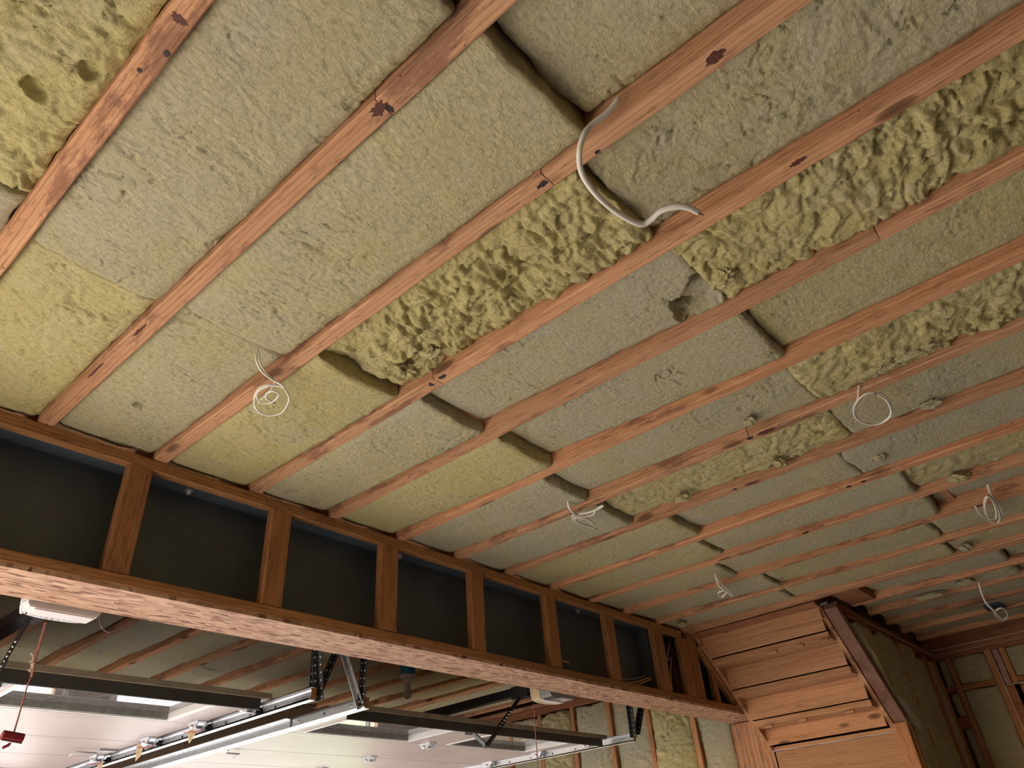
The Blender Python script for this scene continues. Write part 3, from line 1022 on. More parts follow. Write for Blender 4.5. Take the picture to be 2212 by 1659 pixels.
MB().board((4.775, 0.021, -0.049), (4.765, 0.021, -0.457), 0.125, 0.042, up=(0, 1, 0)).build('stud', 'frame_wood_z', fr)
MB().board((4.905, 0.021, -0.002), (4.895, 0.021, -0.457), 0.118, 0.042, up=(0, 1, 0)).build('stud', 'frame_wood_z', fr)
MB().board((5.16, 0.021, -0.22), (5.155, 0.021, -0.457), 0.055, 0.042, up=(0, 1, 0)).build('stud', 'frame_wood_z', fr)
MB().board((4.985, 0.018, -0.075), (5.46, 0.018, -0.472), 0.05, 0.040, up=(0.7, 0, 0.8), n=6, jit=0.001, ch=0.008).build('sloping_brace', 'frame_wood_x', fr)
for a, b in ((BX0, -0.61), (-0.61, 1.83), (1.83, 4.27), (4.27, 5.83)):
    MB().box(a + 0.001, b - 0.001, 0.002, 0.268, -0.513, -0.4985).build('soffit_panel', 'osb', fr)
# far face of the box
MB().board((BX0, 0.25, -0.478), (5.62, 0.25, -0.478), 0.034, 0.040).build('back_plate', 'frame_wood_x', fr)


def cable_obj(name, pts, r, mat, label, cat='cable', flat=1.0, parent=None, seg=8):
    m = MB()
    m.tube(smooth_path(pts), r, seg, flat=flat)
    o = m.build(name, mat, parent)
    if label:
        tag(o, label, cat)
    return o


def smooth_path(pts, sub=7):
    P = [np.array(p, float) for p in pts]
    if len(P) < 3:
        return P
    out = []
    for i in range(len(P) - 1):
        p0 = P[i - 1] if i else 2 * P[0] - P[1]
        p1, p2 = P[i], P[i + 1]
        p3 = P[i + 2] if i + 2 < len(P) else 2 * P[-1] - P[-2]
        for j in range(sub):
            t = j / sub
            out.append(0.5 * ((2 * p1) + (-p0 + p2) * t + (2 * p0 - 5 * p1 + 4 * p2 - p3) * t * t + (-p0 + 3 * p1 - 3 * p2 + p3) * t ** 3))
    out.append(P[-1])
    return out


def pxp(lst):
    """[(px, py, axis, value)] -> points"""
    return [on((a, b), c, d) for a, b, c, d in lst]


# wires in the beam box
cable_obj('house_cable', pxp([(1449, 1377, 'y', .10), (1445, 1400, 'y', .09), (1437, 1430, 'y', .085), (1425, 1447, 'y', .09), (1405, 1462, 'y', .09), (1375, 1473, 'y', .09), (1346, 1475, 'y', .09)]), 0.006, 'cable_yellow', 'upper yellow cable curving behind studs of the beam box')
cable_obj('house_cable', pxp([(1452, 1400, 'y', .11), (1449, 1440, 'y', .11), (1450, 1470, 'y', .11), (1452, 1500, 'y', .11)]), 0.006, 'cable_yellow', 'yellow cable hanging straight down beside the red cable')
cable_obj('house_cable', pxp([(1419, 1458, 'y', .075), (1400, 1470, 'y', .075), (1370, 1480, 'y', .075), (1350, 1478, 'y', .085)]), 0.005, 'cable_yellow', 'lower yellow cable lying along the beam box bottom')
cable_obj('house_cable', pxp([(1229, 1431, 'y', .07), (1210, 1428, 'y', .075), (1190, 1430, 'y', .08), (1160, 1440, 'y', .09)]), 0.006, 'cable_yellow', 'short yellow cable peeking over the beam box bottom plate')
cable_obj('house_cable', pxp([(1450, 1392, 'y', .12), (1454, 1420, 'y', .12), (1458, 1450, 'y', .12), (1463, 1480, 'y', .12), (1464, 1505, 'y', .12)]), 0.007, 'cable_red', 'red cable hanging down inside the beam box')
cable_obj('house_cable', pxp([(1456, 1378, 'y', .10), (1459, 1400, 'y', .10), (1455, 1415, 'y', .10), (1440, 1426, 'y', .10), (1420, 1444, 'y', .12), (1395, 1460, 'y', .12), (1370, 1467, 'y', .12), (1340, 1470, 'y', .12)]), 0.010, 'cable_grey', 'thick grey cable curving inside the beam box')

# ----------------------------------------------------------------- built-up post under the beam end
post = tag(empty('beam_post', (5.88, 0.14, FLOOR)), 'built-up timber post with white sealant lines under the beam end', 'post')
for i in range(7):
    y = 0.285 - 0.0385 * i
    MB().board((5.90, y - 0.019, FLOOR), (5.90, y - 0.019, -0.516), 0.0375, 0.10, up=(1, 0, 0), ch=0.002).build('ply', 'stud_wood', post)
    if i:
        r = random.Random(i)
        pts = [(5.849, y + r.uniform(-.003, .003), z) for z in np.arange(-0.53, -1.9, -0.06)]
        MB().tube(pts, 0.0026, 6).build('sealant_line', 'sealant_bead', post)

# ----------------------------------------------------------------- staircase seen from below
st = tag(empty('staircase', (5.5, -0.48, -0.75)), 'wooden staircase seen from below, rising towards the ceiling', 'staircase')
RX = {1: 5.075, 2: 5.31, 3: 5.535, 4: 5.757}
ZT = {0: -0.006, 1: -0.211, 2: -0.41, 3: -0.609}
SY0, SY1 = -0.935, -0.03
for i in (1, 2, 3, 4):
    zb = ZT[i] + 0.050 if i in ZT else -0.722
    MB().board((RX[i] + 0.013, SY0, (zb + ZT[i - 1]) / 2), (RX[i] + 0.013, SY1, (zb + ZT[i - 1]) / 2), 0.026, ZT[i - 1] - zb, n=8, jit=0.0006, seed=i).build('riser', 'stair_wood', st)
for i in (1, 2, 3):
    x0, x1 = RX[i] + 0.032, RX[i + 1] + 0.05
    MB().board(((x0 + x1) / 2, SY0, ZT[i] + 0.022), ((x0 + x1) / 2, SY1, ZT[i] + 0.022), x1 - x0, 0.044, n=8, jit=0.0006, seed=i + 9).build('tread', 'stair_wood', st)
MB().board((5.035, SY0 - 0.02, -0.052), (5.035, SY1 + 0.02, -0.052), 0.045, 0.085, n=6, jit=0.0006, seed=77).build('head_board', 'stair_wood', st)
MB().board((4.965, SY0 - 0.03, -0.012), (4.965, SY1 + 0.03, -0.012), 0.10, 0.022, n=6, jit=0.0006, seed=78).build('head_trim', 'plate_wood_y', st)


def stringer(y0, y1, xa, za, xb, zb, dz, mat):
    MB().prism([(xa, za), (xb, zb), (xb + 0.10, zb + dz * 0.6), (xb + 0.10, zb + dz), (xa, za + dz)], 'y', y0, y1).build('stringer', mat, st)


stringer(-0.965, -0.933, 5.03, -0.03, 5.88, -0.76, 0.27, 'stair_wood_x')
stringer(-0.032, -0.002, 4.98, -0.05, 5.83, -0.76, 0.30, 'stair_wood_x')
for (i, ys) in ((1, (-0.72, -0.52)), (3, (-0.16, -0.43, -0.78)), (1, (-0.90,))):
    for y in ys:
        MB().board((RX[i] + 0.02, y - 0.03, ZT[i] - 0.012), (RX[i] + 0.02, y + 0.03, ZT[i] - 0.012), 0.03, 0.018).build('glue_block', 'stair_wood', st)

# sloping plate and wall beside the stairs
ws = structure(empty('wall_stair', (6.3, -1.02, FLOOR)), 'insulated stud wall beside the stairs')
MB().board((5.055, -1.02, -0.02), (5.835, -1.02, -0.686), 0.09, 0.06, up=(0.65, 0, 0.76), n=10, jit=0.0008, ch=0.004).build('sloping_plate', 'slant_wood', ws)
MB().board((5.075, -1.02, -0.012), (5.12, -1.02, -0.045), 0.088, 0.05, up=(0.65, 0, 0.76)).build('plate_end', 'stair_wood_x', ws)
MB().board((5.10, -1.02, -0.022), (7.44, -1.02, -0.022), 0.09, 0.040, n=8, jit=0.0008).build('top_plate', 'plate_wood_x', ws)
MB().board((5.22, -1.02, -0.064), (7.44, -1.02, -0.064), 0.09, 0.040, n=8, jit=0.0008).build('top_plate', 'plate_wood_x', ws)
MB().board((5.825, -1.015, FLOOR), (5.825, -1.015, -0.712), 0.09, 0.045, up=(1, 0, 0)).build('stud', 'stud_wood', ws)
MB().board((5.875, -1.025, FLOOR), (5.875, -1.025, -0.722), 0.09, 0.045, up=(1, 0, 0)).build('stud', 'stud_wood', ws)
for i, x in enumerate((6.32, 6.74, 7.10, 7.40)):
    MB().board((x, -1.02, FLOOR), (x, -1.02, -0.085), 0.088, 0.045, up=(1, 0, 0)).build('stud', 'stud_wood', ws)
MB().tube([(5.6 + 0.12 * i, -1.066, -0.043) for i in range(16)], 0.0026, 6).build('sealant_line', 'sealant_bead', ws)
MB().box(5.9, 7.44, -0.975, -0.96, FLOOR, -0.085).build('backing_sheet', 'wall_board', ws)
for i, (x0, x1, z0, z1, fa, rg) in enumerate(((5.91, 6.29, -2.2, -0.75, -1.075, 0.8), (5.26, 5.75, -0.62, -0.10, -1.06, 0.6), (5.76, 6.29, -0.74, -0.10, -1.07, 0.9), (6.345, 6.715, -2.2, -0.10, -1.075, 0.6), (6.765, 7.075, -2.2, -0.14, -1.05, 0.4), (7.125, 7.375, -2.2, -0.10, -1.05, 0.4))):
    lab = ['folded green-yellow batt low beside the stair post', 'narrow green-yellow batt tucked under the sloping stair plate', 'upper green-yellow batt right of the sloping stair plate',
           'rumpled batt in the second stud bay of the stair wall', 'pale slumped batt in the third stud bay of the stair wall', 'narrow batt in the stair wall corner bay'][i]
    make_batt('-y', x0, x1, z0, z1, fa, fa + 0.01, 0.06 if i != 1 else 0.05, rg, 0.18, 2000 + i, 0.012, sag=0.025, ragged=0.014, label=lab, group='stair wall batts', low=(lambda u: -0.02 - 0.854 * (u - 5.055) + 0.075) if i in (1, 2) else None)

# wall under the stairs, facing the viewer
wu = structure(empty('wall_understair', (5.9, -0.5, FLOOR)), 'short wall under the stairs')
MB().board((5.885, -0.985, -0.742), (5.885, 0.02, -0.742), 0.09, 0.026, n=4).build('top_plate', 'stair_wood', wu)
MB().board((5.878, -0.975, -0.873), (5.878, -0.035, -0.873), 0.04, 0.225, n=8, jit=0.0006).build('header_board', 'stair_wood', wu)
MB().board((5.89, -0.003, FLOOR), (5.89, -0.003, -0.757), 0.03, 0.07, up=(1, 0, 0)).build('stud', 'stud_wood', wu)
for y in (-0.955, -0.56, -0.1):
    MB().board((5.90, y, FLOOR), (5.90, y, -0.987), 0.045, 0.09, up=(1, 0, 0)).build('stud', 'stud_wood', wu)
r = random.Random(4)
MB().tube([(5.853, -0.97 + 0.04 * i, -0.757 + r.uniform(-.002, .002)) for i in range(25)], 0.003, 6).build('sealant_line', 'sealant_bead', wu)
MB().tube([(5.853, -0.976, -0.76 - 0.06 * i) for i in range(14)], 0.003, 6).build('sealant_line', 'sealant_bead', wu)
MB().tube([(5.853, -0.022, -0.76 - 0.06 * i) for i in range(14)], 0.003, 6).build('sealant_line', 'sealant_bead', wu)
MB().tube([(5.853, 0.014, -0.76 - 0.06 * i) for i in range(14)], 0.003, 6).build('sealant_line', 'sealant_bead', wu)
for i, (y0, y1) in enumerate(((-0.93, -0.585), (-0.535, -0.125))):
    make_batt('-x', y0, y1, -2.2, -0.99, 5.885, 5.885, 0.06, 0.3, 0.2, 2100 + i, 0.012, label=['pale batt under the stairs nearest the stair wall', 'pale batt under the stairs nearest the post'][i], group='under-stair batts')

# ----------------------------------------------------------------- right wall of the door bay
wr = structure(empty('wall_right', (5.9, 1.9, FLOOR)), 'insulated stud wall right of the garage doors')
MB().board((5.90, 0.30, -0.075), (5.90, 3.50, -0.075), 0.10, 0.06, n=10, jit=0.001).build('top_plate', 'plate_wood_y', wr)
MB().board((5.89, 0.30, -0.02), (5.89, 3.50, -0.02), 0.08, 0.04, n=10, jit=0.001).build('top_plate', 'joist_wood', wr)
SY = (0.62, 1.055, 1.465, 1.885, 2.29, 2.70, 3.10)
for i, y in enumerate(SY):
    MB().board((5.90, y, FLOOR), (5.90, y, -0.106), 0.046, 0.10, up=(1, 0, 0), n=10, jit=0.001, seed=i).build('stud', 'stud_wood', wr)
MB().box(5.955, 5.985, 0.30, 3.50, FLOOR, 0.245).build('sheathing', 'wall_board', wr)
WB = [(0.305, 0.595, -0.985, -0.11, 5.875, 'smooth pale batt beside the post, upper piece'), (0.305, 0.595, -2.2, -0.99, 5.86, 'smooth pale batt beside the post, lower piece'),
      (0.645, 1.03, -2.2, -0.11, 5.86, 'bulging yellow batt, second bay left of the post'), (1.08, 1.44, -0.86, -0.11, 5.885, 'grey batt behind the right track hanger'),
      (1.08, 1.44, -2.2, -0.865, 5.87, 'crumpled batt below the seam, under the right track end'), (1.49, 1.86, -2.2, -0.11, 5.875, 'grey-faced batt behind the door strut end'),
      (1.91, 2.265, -2.2, -0.13, 5.855, 'torn cream batt behind the right opener'), (2.315, 2.675, -2.2, -0.12, 5.875, 'grey batt behind the hanging opener cord'),
      (2.725, 3.075, -2.2, -0.12, 5.875, 'far batt in wall near the front corner')]
for i, (y0, y1, z0, z1, xf, lab) in enumerate(WB):
    ro = (0.3, 0.4, 0.8, 0.3, 1.2, 0.4, 1.2, 0.5, 0.3)[i]
    make_batt('-x', y0, y1, z0, z1, xf, xf, 0.07, ro, (0.08, 0.1, 0.34, 0.02, 0.25, 0.05, 0.25, 0.05, 0.05)[i], 2200 + i, 0.009, sag=0.03 if i in (2, 6) else 0.012, ragged=0.012, label=lab, group='right wall batts')

# ----------------------------------------------------------------- end wall at the far right
we = structure(empty('wall_end', (7.5, -3.0, FLOOR)), 'dim insulated end wall at the right')
MB().board((7.49, -5.3, -0.022), (7.49, -1.0, -0.022), 0.10, 0.040, n=10, jit=0.001).build('top_plate', 'plate_wood_y', we)
MB().board((7.49, -5.3, -0.064), (7.49, -1.0, -0.064), 0.10, 0.040, n=10, jit=0.001).build('top_plate', 'plate_wood_y', we)
MB().board((7.49, -5.3, 0.10), (7.49, -1.0, 0.10), 0.10, 0.20, n=10, jit=0.001).build('rim_joist', 'plate_wood_y', we)
MB().tube([(7.437, -1.0 - 0.1 * i, 0.002) for i in range(20)], 0.004, 6).build('sealant_line', 'sealant_bead', we)
MB().tube([(7.437, -1.0 - 0.1 * i, -0.043) for i in range(20)], 0.0022, 6).build('sealant_line', 'sealant_bead', we)
for y, w in ((-1.165, 0.045), (-1.485, 0.05), (-1.60, 0.045), (-1.90, 0.045), (-2.3, 0.045)):
    MB().board((7.49, y, FLOOR), (7.49, y, -0.085), w, 0.10, up=(1, 0, 0)).build('stud', 'stud_wood', we)
for y0, y1, z, h in ((-1.142, -1.0, -0.335, 0.045), (-1.46, -1.19, -0.335, 0.045), (-1.142, -1.0, -0.60, 0.09), (-1.88, -1.62, -0.345, 0.045)):
    MB().board((7.49, y0, z), (7.49, y1, z), 0.10, h).build('blocking', 'plate_wood_y', we)
MB().board((7.47, -2.4, -0.58), (7.47, -1.515, -0.58), 0.06, 0.40).build('opening_header', 'plate_wood_y', we)
MB().tube([(7.436, -1.512, -0.09 - 0.08 * i) for i in range(12)], 0.004, 6).build('sealant_line', 'sealant_bead', we)
MB().tube([(7.436, -1.515 - 0.08 * i, -0.378) for i in range(9)], 0.004, 6).build('sealant_line', 'sealant_bead', we)
P = []
foam = MB()
rng = random.Random(3)
zz = [(-0.09 - 0.02 * i) for i in range(15)]
poly = [(-1.525 + rng.uniform(-.006, .006), z) for z in zz] + [(-1.572 + rng.uniform(-.006, .006), z) for z in reversed(zz)]
foam.prism(poly, 'x', 7.432, 7.52)
foam.build('foam_strip', 'foam_pink', we)
foam = MB()
foam.prism([(-1.63, -0.372), (-1.64, -0.395), (-1.9, -0.395), (-1.9, -0.368)], 'x', 7.435, 7.5)
foam.build('foam_strip', 'foam_pink', we)
MB().box(7.545, 7.58, -5.3, -0.9, FLOOR, 0.26).build('sheathing', 'wall_board', we)
MB().box(5.985, 7.6, -0.96, -0.90, FLOOR, 0.245).build('sheathing', 'wall_board', we)
MB().box(7.545, 7.58, -0.90, 0.36, FLOOR, 0.245).build('sheathing', 'wall_board', we)
MB().box(5.985, 7.58, 0.30, 0.36, FLOOR, 0.245).build('sheathing', 'wall_board', we)
for i, (y0, y1, z0, z1, lab) in enumerate(((-1.14, -1.075, -0.31, -0.09, 'small dark batt in the end wall corner, top piece'), (-1.14, -1.075, -0.55, -0.36, 'small lumpy batt in the end wall corner, middle piece'),
                                          (-1.14, -1.075, -2.2, -0.65, 'narrow batt in the end wall corner, lower piece'), (-1.455, -1.19, -0.31, -0.09, 'square batt above the blocking on the end wall'),
                                          (-1.455, -1.19, -2.2, -0.36, 'tall batt below the blocking on the end wall'), (-1.88, -1.625, -0.32, -0.09, 'batt at the right edge of end wall'))):
    make_batt('-x', y0, y1, z0, z1, 7.46, 7.46, 0.06, 0.35, 0.12, 2300 + i, 0.010, edge=0.008, label=lab, group='end wall batts')

# ----------------------------------------------------------------- garage doors, open overhead
DZ = -0.64          # underside (inner face) of the open doors
DT = 0.026
LINES = [0.70, 1.375, 1.975, 2.535, 3.09]


def garage_door(x0, x1, wins, label):
    d = tag(empty('garage_door', ((x0 + x1) / 2, 1.9, DZ)), label, 'garage door')
    for i in range(4):
        y0, y1 = LINES[i] + 0.003, LINES[i + 1] - 0.003
        m = MB()
        if i == 0:
            wy0, wy1 = 0.86, 1.315
            m.box(x0, x1, y0, wy0, DZ, DZ + DT)
            m.box(x0, x1, wy1, y1, DZ, DZ + DT)
            xs = [x0] + [c for w in wins for c in w] + [x1]
            for a, b in zip(xs[0::2], xs[1::2]):
                m.box(a, b, wy0, wy1, DZ, DZ + DT)
        else:
            m.box(x0, x1, y0, y1, DZ, DZ + DT)
        m.build('door_section', 'door_paint', d)
    for a, b in wins:
        w = empty('window', ((a + b) / 2, 1.06, DZ))
        w.parent = d
        w.location = (w.location[0] - d.location[0], w.location[1] - d.location[1], w.location[2] - d.location[2])
        t = 0.014
        m = MB()
        for (xa, xb, ya, yb) in ((a - t, b + t, 0.86 - t, 0.86), (a - t, b + t, 1.315, 1.315 + t), (a - t, a, 0.86, 1.315), (b, b + t, 0.86, 1.315)):
            m.box(xa, xb, ya, yb, DZ - 0.007, DZ)
        m.box(a, a + 0.012, 0.86, 1.315, DZ - 0.004, DZ + 0.027)
        m.box(b - 0.012, b, 0.86, 1.315, DZ - 0.004, DZ + 0.027)
        m.box(a, b, 0.86, 0.872, DZ - 0.004, DZ + 0.027)
        m.build('window_frame', 'white_paint', w)
        MB().box(a + 0.012, b - 0.012, 1.302, 1.3149, DZ - 0.002, DZ + 0.027).build('sill', 'door_dirt', w)
        MB().box(a + 0.001, b - 0.001, 0.861, 1.3145, DZ + 0.027, DZ + 0.031).build('pane', 'window_glass', w)
    MB().box(x0, x1, LINES[0] - 0.012, LINES[0] + 0.0, DZ + 0.002, DZ + DT).build('top_edge', 'door_edge', d)
    # strut: hat channel hanging from the top section
    xs0, xs1 = x0 + 0.04, x1 - 0.05
    prof = [(0.70, DZ - 0.001), (0.70, DZ - 0.048), (0.706, DZ - 0.050), (0.709, DZ - 0.048), (0.703, DZ - 0.045), (0.703, DZ - 0.004), (0.75, DZ - 0.004), (0.75, DZ - 0.001)]
    MB().prism(prof, 'x', xs0, xs1).build('strut', 'strut_paint', d)
    return d


def hinge(d, x, y, flip=1, roller=False, red=False):
    """stamped hinge leaf pair with barrel, under the door face"""
    h = MB()
    h.box(x - 0.03, x + 0.03, y - 0.055, y + 0.055, DZ - 0.004, DZ)
    h.prism([(y - 0.05, DZ - 0.004), (y - 0.035, DZ - 0.032), (y + 0.03, DZ - 0.032), (y + 0.045, DZ - 0.004)], 'x', x - 0.026, x - 0.022)
    h.prism([(y - 0.05, DZ - 0.004), (y - 0.035, DZ - 0.032), (y + 0.03, DZ - 0.032), (y + 0.045, DZ - 0.004)], 'x', x + 0.022, x + 0.026)
    h.tube([(x - 0.032, y + 0.004, DZ - 0.022), (x + 0.032, y + 0.004, DZ - 0.022)], 0.009, 10)
    o = h.build('hinge', 'galvanised', d)
    if roller:
        m = MB()
        m.tube([(x, y, DZ - 0.024), (x + flip * 0.075, y, DZ - 0.024)], 0.005, 8)
        m.tube([(x + flip * 0.058, y, DZ - 0.024), (x + flip * 0.078, y, DZ - 0.024)], 0.021, 16)
        m.build('roller', 'rubber', o)
    return o


d1 = garage_door(-0.64, 1.815, ((-0.42, 0.42), (0.80, 1.63)), 'open overhead garage door at the left, pale pink inner face')
d2 = garage_door(2.235, 4.625, ((2.45, 3.25), (3.62, 4.43)), 'open overhead garage door at the right, between middle and right tracks')
for y in (0.86, 1.33, 1.85, 2.49):
    hinge(d1, 1.795, y, 1, True)
    hinge(d2, 2.255, y, -1, True)
    hinge(d2, 4.605, y, 1, True)
for y in (1.36, 1.965, 2.535):
    hinge(d2, 3.46, y)
    hinge(d1, 0.59, y)
# side lock bolts
MB().box(1.70, 1.80, 2.24, 2.30, DZ - 0.010, DZ).build('lock_plate', 'galvanised_dull', d1)
MB().tube([(1.70, 2.27, DZ - 0.02), (1.60, 2.27, DZ - 0.02), (1.585, 2.30, DZ - 0.02), (1.58, 2.34, DZ - 0.03)], 0.005, 8).build('lock_bolt', 'galvanised_dull', d1)
MB().box(2.30, 2.38, 2.0, 2.06, DZ - 0.010, DZ).build('lock_plate', 'galvanised_dull', d2)
MB().tube([(2.38, 2.03, DZ - 0.02), (2.47, 2.03, DZ - 0.02), (2.48, 2.06, DZ - 0.02), (2.485, 2.12, DZ - 0.03)], 0.005, 8).build('lock_bolt', 'galvanised_dull', d2)
for x, y in ((1.82, 1.33), (1.82, 1.85), (1.82, 2.49)):
    MB().tube([(x - 0.02, y - 0.05, DZ - 0.035), (x, y + 0.02, DZ - 0.04), (x - 0.05, y + 0.09, DZ - 0.035)], 0.0022, 6).build('tension_cable', 'cable_red', d1)

# warning tags on the left door's roller brackets
for i, (q0, q1, q2, q3) in enumerate((((418, 1568), (421, 1588), (408, 1607), (405, 1580)), ((308, 1604), (306, 1630), (292, 1645), (296, 1608)), ((214, 1640), (222, 1652), (214, 1676), (209, 1660)))):
    P4 = [on(q, 'x', 1.824 + 0.001 * j) for j, q in enumerate((q0, q1, q2, q3))]
    nrm = np.array([0.0012, 0, 0])
    vs = P4 + [p + nrm for p in P4]
    m = MB().add(vs, [(0, 1, 2, 3), (7, 6, 5, 4), (0, 4, 5, 1), (1, 5, 6, 2), (2, 6, 7, 3), (3, 7, 4, 0)])
    t = m.build('warning_tag', 'tag_card')
    tag(t, ['beige card tag on the roller bracket nearest the window', 'beige card tag on the middle roller bracket of left track', 'beige card tag at the bottom edge on left track'][i], 'tag', 'tags on the left door')
    for k in range(4):
        f0, f1 = 0.2 + 0.17 * k, 0.25 + 0.17 * k
        a0, b0 = P4[0] + (P4[1] - P4[0]) * f0, P4[3] + (P4[2] - P4[3]) * f0
        a1, b1 = P4[0] + (P4[1] - P4[0]) * f1, P4[3] + (P4[2] - P4[3]) * f1
        s = -nrm * 0.4
        q = [a0 + (b0 - a0) * 0.15 + s, a0 + (b0 - a0) * 0.85 + s, a1 + (b1 - a1) * 0.85 + s, a1 + (b1 - a1) * 0.15 + s]
        MB().add(q + [p - s * 0.9 for p in q], [(0, 1, 2, 3), (7, 6, 5, 4), (0, 4, 5, 1), (1, 5, 6, 2), (2, 6, 7, 3), (3, 7, 4, 0)]).build('print_line', 'tag_ink', t)


# ----------------------------------------------------------------- tracks
def track(x, y_end, side, label):
    """C-channel; web on the side away from the door (side = +1: door is at smaller x)"""
    t = tag(empty('door_track', (x, 1.8, -0.69)), label, 'track')
    s = side
    th = 0.003
    outer = [(-0.030 * s, 0.010), (-0.030 * s, 0.0), (0.0, 0.0), (0.004 * s, 0.010), (0.004 * s, 0.046), (0.0, 0.056), (-0.022 * s, 0.058)]
    inner = [(a + (-th * s if 2 <= i <= 5 else 0), b + (th if i in (1, 2) else (-th if i >= 5 else 0))) for i, (a, b) in enumerate(outer)]
    prof = outer + inner[::-1]
    zb = -0.69
    path = [((x, y_end + 0.3 * i, zb), (1, 0, 0), (0, 0, 1)) for i in range(9)]
    y2 = y_end + 2.4
    y2 = 3.05
    path = [((x, y_end + (y2 - y_end) * i / 8, zb), (1, 0, 0), (0, 0, 1)) for i in range(9)]
    R_ = 0.36
    for i in range(1, 9):
        a = math.pi / 2 * i / 8
        path.append(((x, y2 + R_ * math.sin(a), zb - R_ * (1 - math.cos(a))), (1, 0, 0), (0, math.sin(a), math.cos(a))))
    path.append(((x, y2 + R_, FLOOR + 0.02), (1, 0, 0), (0, 1, 0)))
    MB().sweep(prof, path).build('rail', 'galvanised', t)
    # end stop, bolts, holes
    m = MB()
    m.box(x - 0.024 * s if s > 0 else x - 0.002, x + 0.002 if s > 0 else x + 0.024, y_end - 0.003, y_end - 0.0005, zb + 0.004, zb + 0.052)
    m.build('end_plate', 'rust', t)
    for k in range(9):
        yy = y_end + 0.10 + 0.22 * k
        m = MB()
        xc = x + (0.001 if s > 0 else -0.004)
        m.tube([(xc - 0.004, yy, zb + 0.028), (xc + 0.006, yy, zb + 0.028)], 0.006, 10)
        m.build('bolt', 'dark_angle' if k % 2 else 'galvanised_dull', t)
    return t


def perforated_angle(parent, p0, p1, n_holes, w=0.03, mat='dark_angle', face=(0, 1, 0)):
    """L-section strip from p0 to p1 with a row of punched holes on each leg (bright discs set in the leg)"""
    p0, p1 = np.array(p0, float), np.array(p1, float)
    d = (p1 - p0) / np.linalg.norm(p1 - p0)
    a = np.cross(d, np.array(face, float))
    a /= np.linalg.norm(a)
    b = np.cross(d, a)
    prof = [(0, 0), (w, 0), (w, 0.0025), (0.0025, 0.0025), (0.0025, w), (0, w)]
    hg = MB().sweep(prof, [(p0, a, b), (p1, a, b)]).build('hanger', mat, parent)
    m = MB()
    L = np.linalg.norm(p1 - p0)
    for i in range(n_holes):
        c = p0 + d * L * (i + 0.5) / n_holes
        for u, v in ((a, b), (b, a)):
            cc = c + u * w * 0.58
            m.tube([cc - v * 0.0012, cc + v * 0.0037], 0.0052, 10)
    o = m.build('punched_holes', 'galvanised', hg)
    return hg


tL = track(1.865, 0.41, 1, 'left garage door track with three card tags')
tM = track(2.18, 0.44, -1, 'middle galvanised door track of the right door')
tR = track(4.635, 0.455, 1, 'right door track in front of the insulated wall')
# stiffening angle on the middle track
MB().sweep([(0, 0), (-0.003, 0), (-0.003, 0.04), (-0.03, 0.043), (-0.03, 0.046), (0, 0.046)], [((2.172, 1.05, -0.682), (1, 0, 0), (0, 0, 1)), ((2.172, 3.0, -0.682), (1, 0, 0), (0, 0, 1))]).build('stiffener_angle', 'galvanised', tM)
perforated_angle(tL, on((690, 1514), 'y', .43), on((683, 1300), 'y', .43), 13, 0.034)
perforated_angle(tL, on((690, 1498), 'y', .44), on((775, 1300), 'y', .50), 12, 0.026)
perforated_angle(tL, on((677, 1500), 'y', .47), on((688, 1300), 'y', .47), 12, 0.026)
perforated_angle(tM, on((780, 1530), 'y', .46), on((710, 1300), 'y', .50), 15, 0.026, 'galvanised_dull')
perforated_angle(tM, on((780, 1526), 'y', .45), on((795, 1300), 'y', .45), 14, 0.024)
perforated_angle(tR, on((1367, 1594), 'y', .47), on((1352, 1480), 'y', .47), 11, 0.035)
perforated_angle(tR, on((1374, 1588), 'y', .47), on((1392, 1480), 'y', .47), 11, 0.035)


# ----------------------------------------------------------------- openers
def rounded_head(x0, x1, y0, y1, z0, z1, n=8):
    """housing with a rounded far (+y) end in plan and a soft lower edge"""
    m = MB()
    cx, hw = (x0 + x1) / 2, (x1 - x0) / 2

    def outline(s, dy):
        pts = [(cx - hw * s, y0)]
        for i in range(n + 1):
            a = math.pi * i / n
            pts.append((cx - hw * s * math.cos(a) ** 1 if True else 0, y1 - 0.06 + dy + (0.06 + dy) * math.sin(a) ** 0.8))
        pts.append((cx + hw * s, y0))
        return pts
    levels = [(0.90, -0.012, z0), (0.97, -0.004, z0 + 0.012), (1.0, 0.0, z0 + 0.035), (1.0, 0.0, z1)]
    rings = [[(px_, py_, zz_) for px_, py_ in outline(s, dy)] for s, dy, zz_ in levels]
    vs = [p for r in rings for p in r]
    k = len(rings[0])
    fs = []
    for i in range(len(rings) - 1):
        for j in range(k):
            j2 = (j + 1) % k
            fs.append((i * k + j, i * k + j2, (i + 1) * k + j2, (i + 1) * k + j))
    fs.append(tuple(range(k - 1, -1, -1)))
    fs.append(tuple((len(rings) - 1) * k + j for j in range(k)))
    m.add(vs, fs)
    return m


